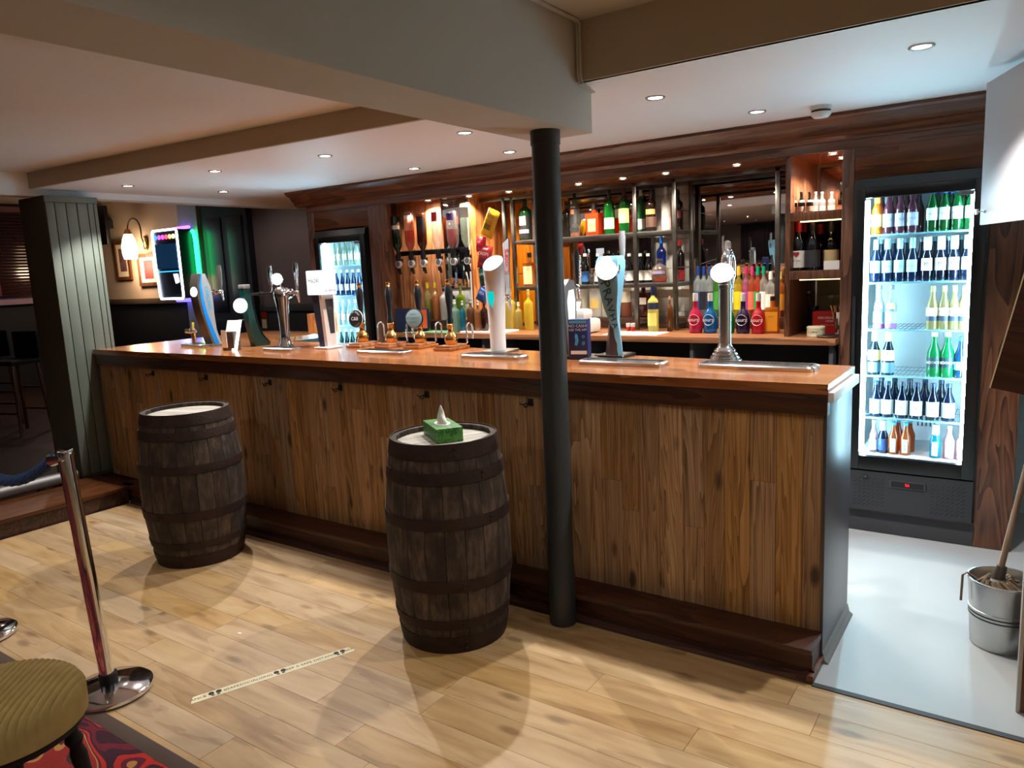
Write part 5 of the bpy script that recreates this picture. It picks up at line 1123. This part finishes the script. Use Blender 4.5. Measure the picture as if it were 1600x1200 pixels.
# ================================================================== RIGHT SIDE
rc = thing('side_counter', 'grey-sided counter block at the right edge of the service opening', 'counter', (.03, 2.906, 0))
MB().box(0, .012, 0, .36, 0, 1.06, .002).build('side_panel', mat('worn_white', (176, 174, 168), .5, 0, .1, 9, .1, 5), rc); MB().box(.012, .6, .004, .36, 0, 1.06).build('body', M['darkz'], rc)
fl_ = thing('bar_flap', 'raised dark wooden bar flap leaning at the right edge', 'bar flap', (-.095, 2.95, 1.125)); fl_.rotation_euler = (0, .2, 0)
MB().box(0, .16, 0, .48, 0, .62, .003).build('board', M['dark'], fl_); MB().box(-.004, .0, -.002, .482, 0, .62).build('edge_strip', M['cream'], fl_)
bk = thing('mop_bucket', 'galvanised mop bucket on the grey floor at the right', 'bucket', (-.03, 3.42, 0))
MB().lathe([(0, 0), (.105, 0), (.108, .006), (.117, .15), (.120, .152), (.120, .158), (.117, .16), (.124, .268), (.128, .272), (.128, .28), (.121, .28), (.112, .16), (.10, .01), (0, .01)], seg=40).build('pail', mat('galvanised', (196, 198, 198), .3, .85, .05, 14, .08, 9), bk)
MB().lathe([(.1172, .14), (.119, .143), (.1172, .146)], seg=40).lathe([(.1166, .125), (.1184, .128), (.1166, .131)], seg=40).build('rib', M['slate'], bk)
mo = thing('mop', 'string mop with a wooden handle standing in the bucket', 'mop', (-.03, 3.42, .02))
a0 = Vector((-.02, -.02, .26)); a1 = a0+Vector((.14, .03, .90))
MB().cyl(a0, a1, .012, .012, 14).build('handle', wood('mop_handle', (110, 84, 66), (160, 136, 116), (190, 170, 150), 'z', .6, 1, 4, 0), mo)
MB().cyl(a0-Vector((.005, 0, .03)), a0+Vector((.012, .003, .055)), .026, .018, 16).lathe([(.03, -.02), (.042, -.015), (.042, .0), (.03, .006)], a0, 20).build('socket', M['bronze'], mo)
mst = mat('mop_string', (132, 110, 88), .95, 0, .4, 120)
for k in range(56):
    a = 2*PI*k/56*3.0+random.uniform(-.1, .1); r1 = random.uniform(.07, .105); z1 = random.uniform(.17, .225)
    p0 = a0+Vector((.02*math.cos(a), .02*math.sin(a), -.01))
    MB().tube([p0, a0+Vector((.5*r1*math.cos(a), .5*r1*math.sin(a), random.uniform(-.02, .012))), Vector((a0.x*.5+r1*math.cos(a+.2), a0.y*.5+r1*math.sin(a+.2), z1+.01)), Vector((a0.x*.3+r1*.95*math.cos(a+.5), a0.y*.3+r1*.95*math.sin(a+.5), z1-.07))], .007, 6, [.006, .008, .008, .007]).build('string', mst, mo)
MB().tube([Vector((-.09, -.02, .245)), Vector((-.125, -.03, .27)), Vector((-.14, -.035, .258)), Vector((-.142, -.037, .15))], .005, 6).build('string', mst, mo)
wc2 = thing('wall_cabinet', 'white wall cabinet at the upper right, its door open with a key in the lock', 'cabinet', (.0, 3.35, 1.69)); MB().box(0.03, .5, -.05, .6, -.03, .60, .003).build('body', M['white'], wc2)
wc = MB().box(0, .55, -.009, .009, 0, .59, .002).build('door', M['offwhite'], wc2, loc=(-.19, .55, 0)); wc.rotation_euler = (0, 0, math.atan2(-.42, .16))
MB().cyl((.06, -.009, .055), (.06, -.016, .055), .007).cyl((.06, -.016, .055), (.06, -.04, .055), .003).box(.052, .068, -.046, -.038, .044, .066).build('key', M['steel'], wc)

# ================================================================== SIDE ROOM
wl = thing('wall_lamp', 'lit wall lamp with a swan-neck arm and glass tulip shade', 'wall lamp', P(228, 380, y=5.99))
lp = P(201, 375, y=5.80)-wl.location
MB().ell((0, -.01, 0), .05, .02, .11).ell((.02, -.02, .05), .03, .02, .05).build('wall_plate', M['brass'], wl)
ax = P(221, 370, y=5.80).x-wl.location.x; cxa, ra = (lp.x+ax)/2, (ax-lp.x)/2; zt_ = P(209, 341, y=5.80).z-wl.location.z-ra
arm = [Vector((0, -.03, -.08)), Vector((ax*.6, -.12, -.05)), Vector((ax, lp.y, .05))]+[Vector((cxa+ra*math.cos(PI*k/10), lp.y, zt_+ra*math.sin(PI*k/10))) for k in range(11)]+[Vector((lp.x, lp.y, .17))]
MB().tube(arm, .010, 8).build('arm', M['bronze'], wl)
MB().lathe([(.03, .20), (.05, .16), (.062, .13), (0, .13)], (lp.x, lp.y, 0), 20).build('gallery', M['brass'], wl)
MB().lathe([(.05, .14), (.085, .05), (.105, -.06), (.10, -.15), (.085, -.22), (0, -.22)], (lp.x, lp.y, 0), 24).build('shade', emis('lit_shade', (255, 226, 180), 9), wl)
l = bpy.data.lights.new('lamp_glow', 'POINT'); l.energy = 26; l.color = (1, .74, .48); l.shadow_soft_size = .1; o = bpy.data.objects.new('lamp_glow', l); COL.objects.link(o); o.parent = wl; o.location = (lp.x, lp.y-.02, -.30)
def picture(u0, v0, u1, v1, label, cols):
    a = P(u0, v0, y=5.97); b_ = P(u1, v1, y=5.97); w_, h_ = abs(b_.x-a.x), abs(a.z-b_.z)
    t = thing('framed_picture', label, 'picture', ((a.x+b_.x)/2, 5.995, min(a.z, b_.z)))
    fr = MB(); k = .05
    fr.box(-w_/2, w_/2, -.03, 0, 0, k).box(-w_/2, w_/2, -.03, 0, h_-k, h_).box(-w_/2, -w_/2+k, -.03, 0, k, h_-k).box(w_/2-k, w_/2, -.03, 0, k, h_-k).build('frame', M['darkz'], t)
    MB().box(-w_/2+k, w_/2-k, -.015, -.005, k, h_-k).build('mount', M['cream'], t)
    MB().box(-w_*.22, w_*.22, -.017, -.014, h_*.22, h_*.80).build('print', mat('print', cols, .7, 0, 0, 60, .5, 9), t)
picture(176, 378, 206, 437, 'tall framed picture with wide cream mount, left of the wall lamp', (110, 70, 74))
picture(213, 398, 250, 446, 'framed picture with a red print, half behind the jukebox', (150, 30, 34))
# jukebox
a = P(237, 362, y=5.60); b_ = P(275, 357, y=5.60); jw = b_.x-a.x; zt = (a.z+b_.z)/2; zb = 1.40; jh = zt-zb
jb = thing('jukebox', 'wall-mounted jukebox outlined in white neon with dark screen', 'jukebox', ((a.x+b_.x)/2, 5.60, zb))
out = [(-jw*.42, 0), (jw*.46, 0), (jw*.5, jh*.03), (jw*.5, jh*.50), (jw*.5, jh*.97), (jw*.46, jh), (-jw*.46, jh), (-jw*.5, jh*.97), (-jw*.5, jh*.52), (-jw*.45, jh*.04)]
MB().prism(out, .01, .255, 'y').build('cabinet', M['plastic'], jb)
ring = [Vector((x, -.0, z)) for x, z in out]; ring = ring+[ring[0], ring[1]]
MB().tube(ring, .014, 8).build('neon_outline', emis('neon_white', (214, 224, 255), 10), jb)
MB().box(-jw*.42, jw*.42, -.005, .012, jh*.44, jh*.80).build('screen', mat('screen_blue', (24, 50, 80), .15, emit=(30, 70, 110), es=.35), jb)
MB().box(-jw*.46, jw*.46, -.006, .0, jh*.395, jh*.405).build('neon_line', emis('neon_blue', (30, 140, 255), 6), jb)
for k, c in enumerate(((40, 100, 255), (220, 60, 255), (255, 60, 160), (255, 60, 80), (255, 190, 90), (220, 255, 160))): MB().ell((-jw*.36+k*jw*.145, -.004, jh*.90), jw*.06, .008, .03).build('lamp', emis('juke_lamp_%d' % k, c, 5), jb)
MB().prism([(jw*.2, jh*.36), (jw*.34, jh*.36), (jw*.38, jh*.24), (jw*.26, jh*.22)], -.006, .01, 'y').build('coin_slot', emis('coin_glow', (220, 250, 255), 3), jb)
MB().tube([Vector((jw*.50, .22, jh*.97)), Vector((jw*.57, .22, jh*.94)), Vector((jw*.60, .22, jh*.84)), Vector((jw*.60, .22, jh*.50)), Vector((jw*.60, .22, jh*.30))], .028, 8).build('green_neon', emis('neon_green', (30, 255, 130), 9), jb)
MB().tube([Vector((jw*.60, .22, jh*.30)), Vector((jw*.60, .22, jh*.12)), Vector((jw*.56, .22, jh*.02))], .028, 8).build('yellow_neon', emis('neon_yellow', (255, 250, 180), 9), jb)
MB().tube([Vector((jw*.56, .22, -.03)), Vector((-jw*.4, .22, -.03))], .025, 8).build('violet_neon', emis('neon_violet', (70, 60, 255), 8), jb)
MB().tube([Vector((jw*.4, .22, jh+.03)), Vector((-jw*.1, .22, jh+.03))], .02, 8).build('violet_neon', emis('neon_violet2', (150, 90, 255), 5), jb)
# television, notice, dark stools and table
tv = thing('television', 'dark television on a wall bracket beside the sage pillar', 'television', P(162, 350, y=5.85)); MB().box(-.35, .10, -.03, .03, -.30, .26, .01).build('screen', M['plastic'], tv); MB().box(-.1, .0, .03, .14, -.06, .06).build('bracket', M['matte'], tv)
nb = thing('wall_notice', 'small brown notice on the wall right of the dark door', 'sign', P(413, 499, y=5.955)); MB().box(-.06, .06, -.004, .004, -.13, .13).build('board', mat('notice_brown', (110, 70, 50), .6), nb); MB().box(-.045, .045, -.0055, -.004, .02, .11).build('picture', M['red'], nb); MB().box(-.045, .045, -.0055, -.004, -.11, .0).build('text_block', M['cream'], nb)
def darkstool(x, y, label):
    t = thing('bar_stool', label, 'bar stool', (x, y, FZ), .3, 'dark stools in the side room')
    MB().box(-.17, .17, -.17, .17, .72, .77, .02).build('seat', M['matte'], t)
    for a in (-1, 1):
        for c in (-1, 1): MB().tube([(a*.14, c*.14, .72), (a*.18, c*.18, 0)], .018, 8).build('leg', M['darkz'], t)
    for zz in (.22, .45):
        for yy in (-.165, .165): MB().box(-.17, .17, yy-.01, yy+.01, zz, zz+.02).build('stretcher', M['darkz'], t)
    MB().box(-.17, .17, .14, .17, .77, 1.05, .02).build('backrest', M['matte'], t)
darkstool(-8.6, 3.35, 'dark bar stool in the side room, the nearer one left of the pillar'); darkstool(-9.3, 3.35, 'dark bar stool in the side room, the farther one left of the pillar')
tbl = thing('poseur_table', 'tall dark table in the unlit side room at far left', 'table', (-9.0, 2.75, FZ)); MB().box(-.35, .35, -.35, .35, 1.02, 1.06, .01).build('table_top', M['matte'], tbl); MB().cyl((0, 0, .03), (0, 0, 1.02), .04).build('column', M['matte'], tbl); MB().lathe([(0, 0), (.25, 0), (.24, .03), (0, .03)], seg=24).build('base', M['matte'], tbl)
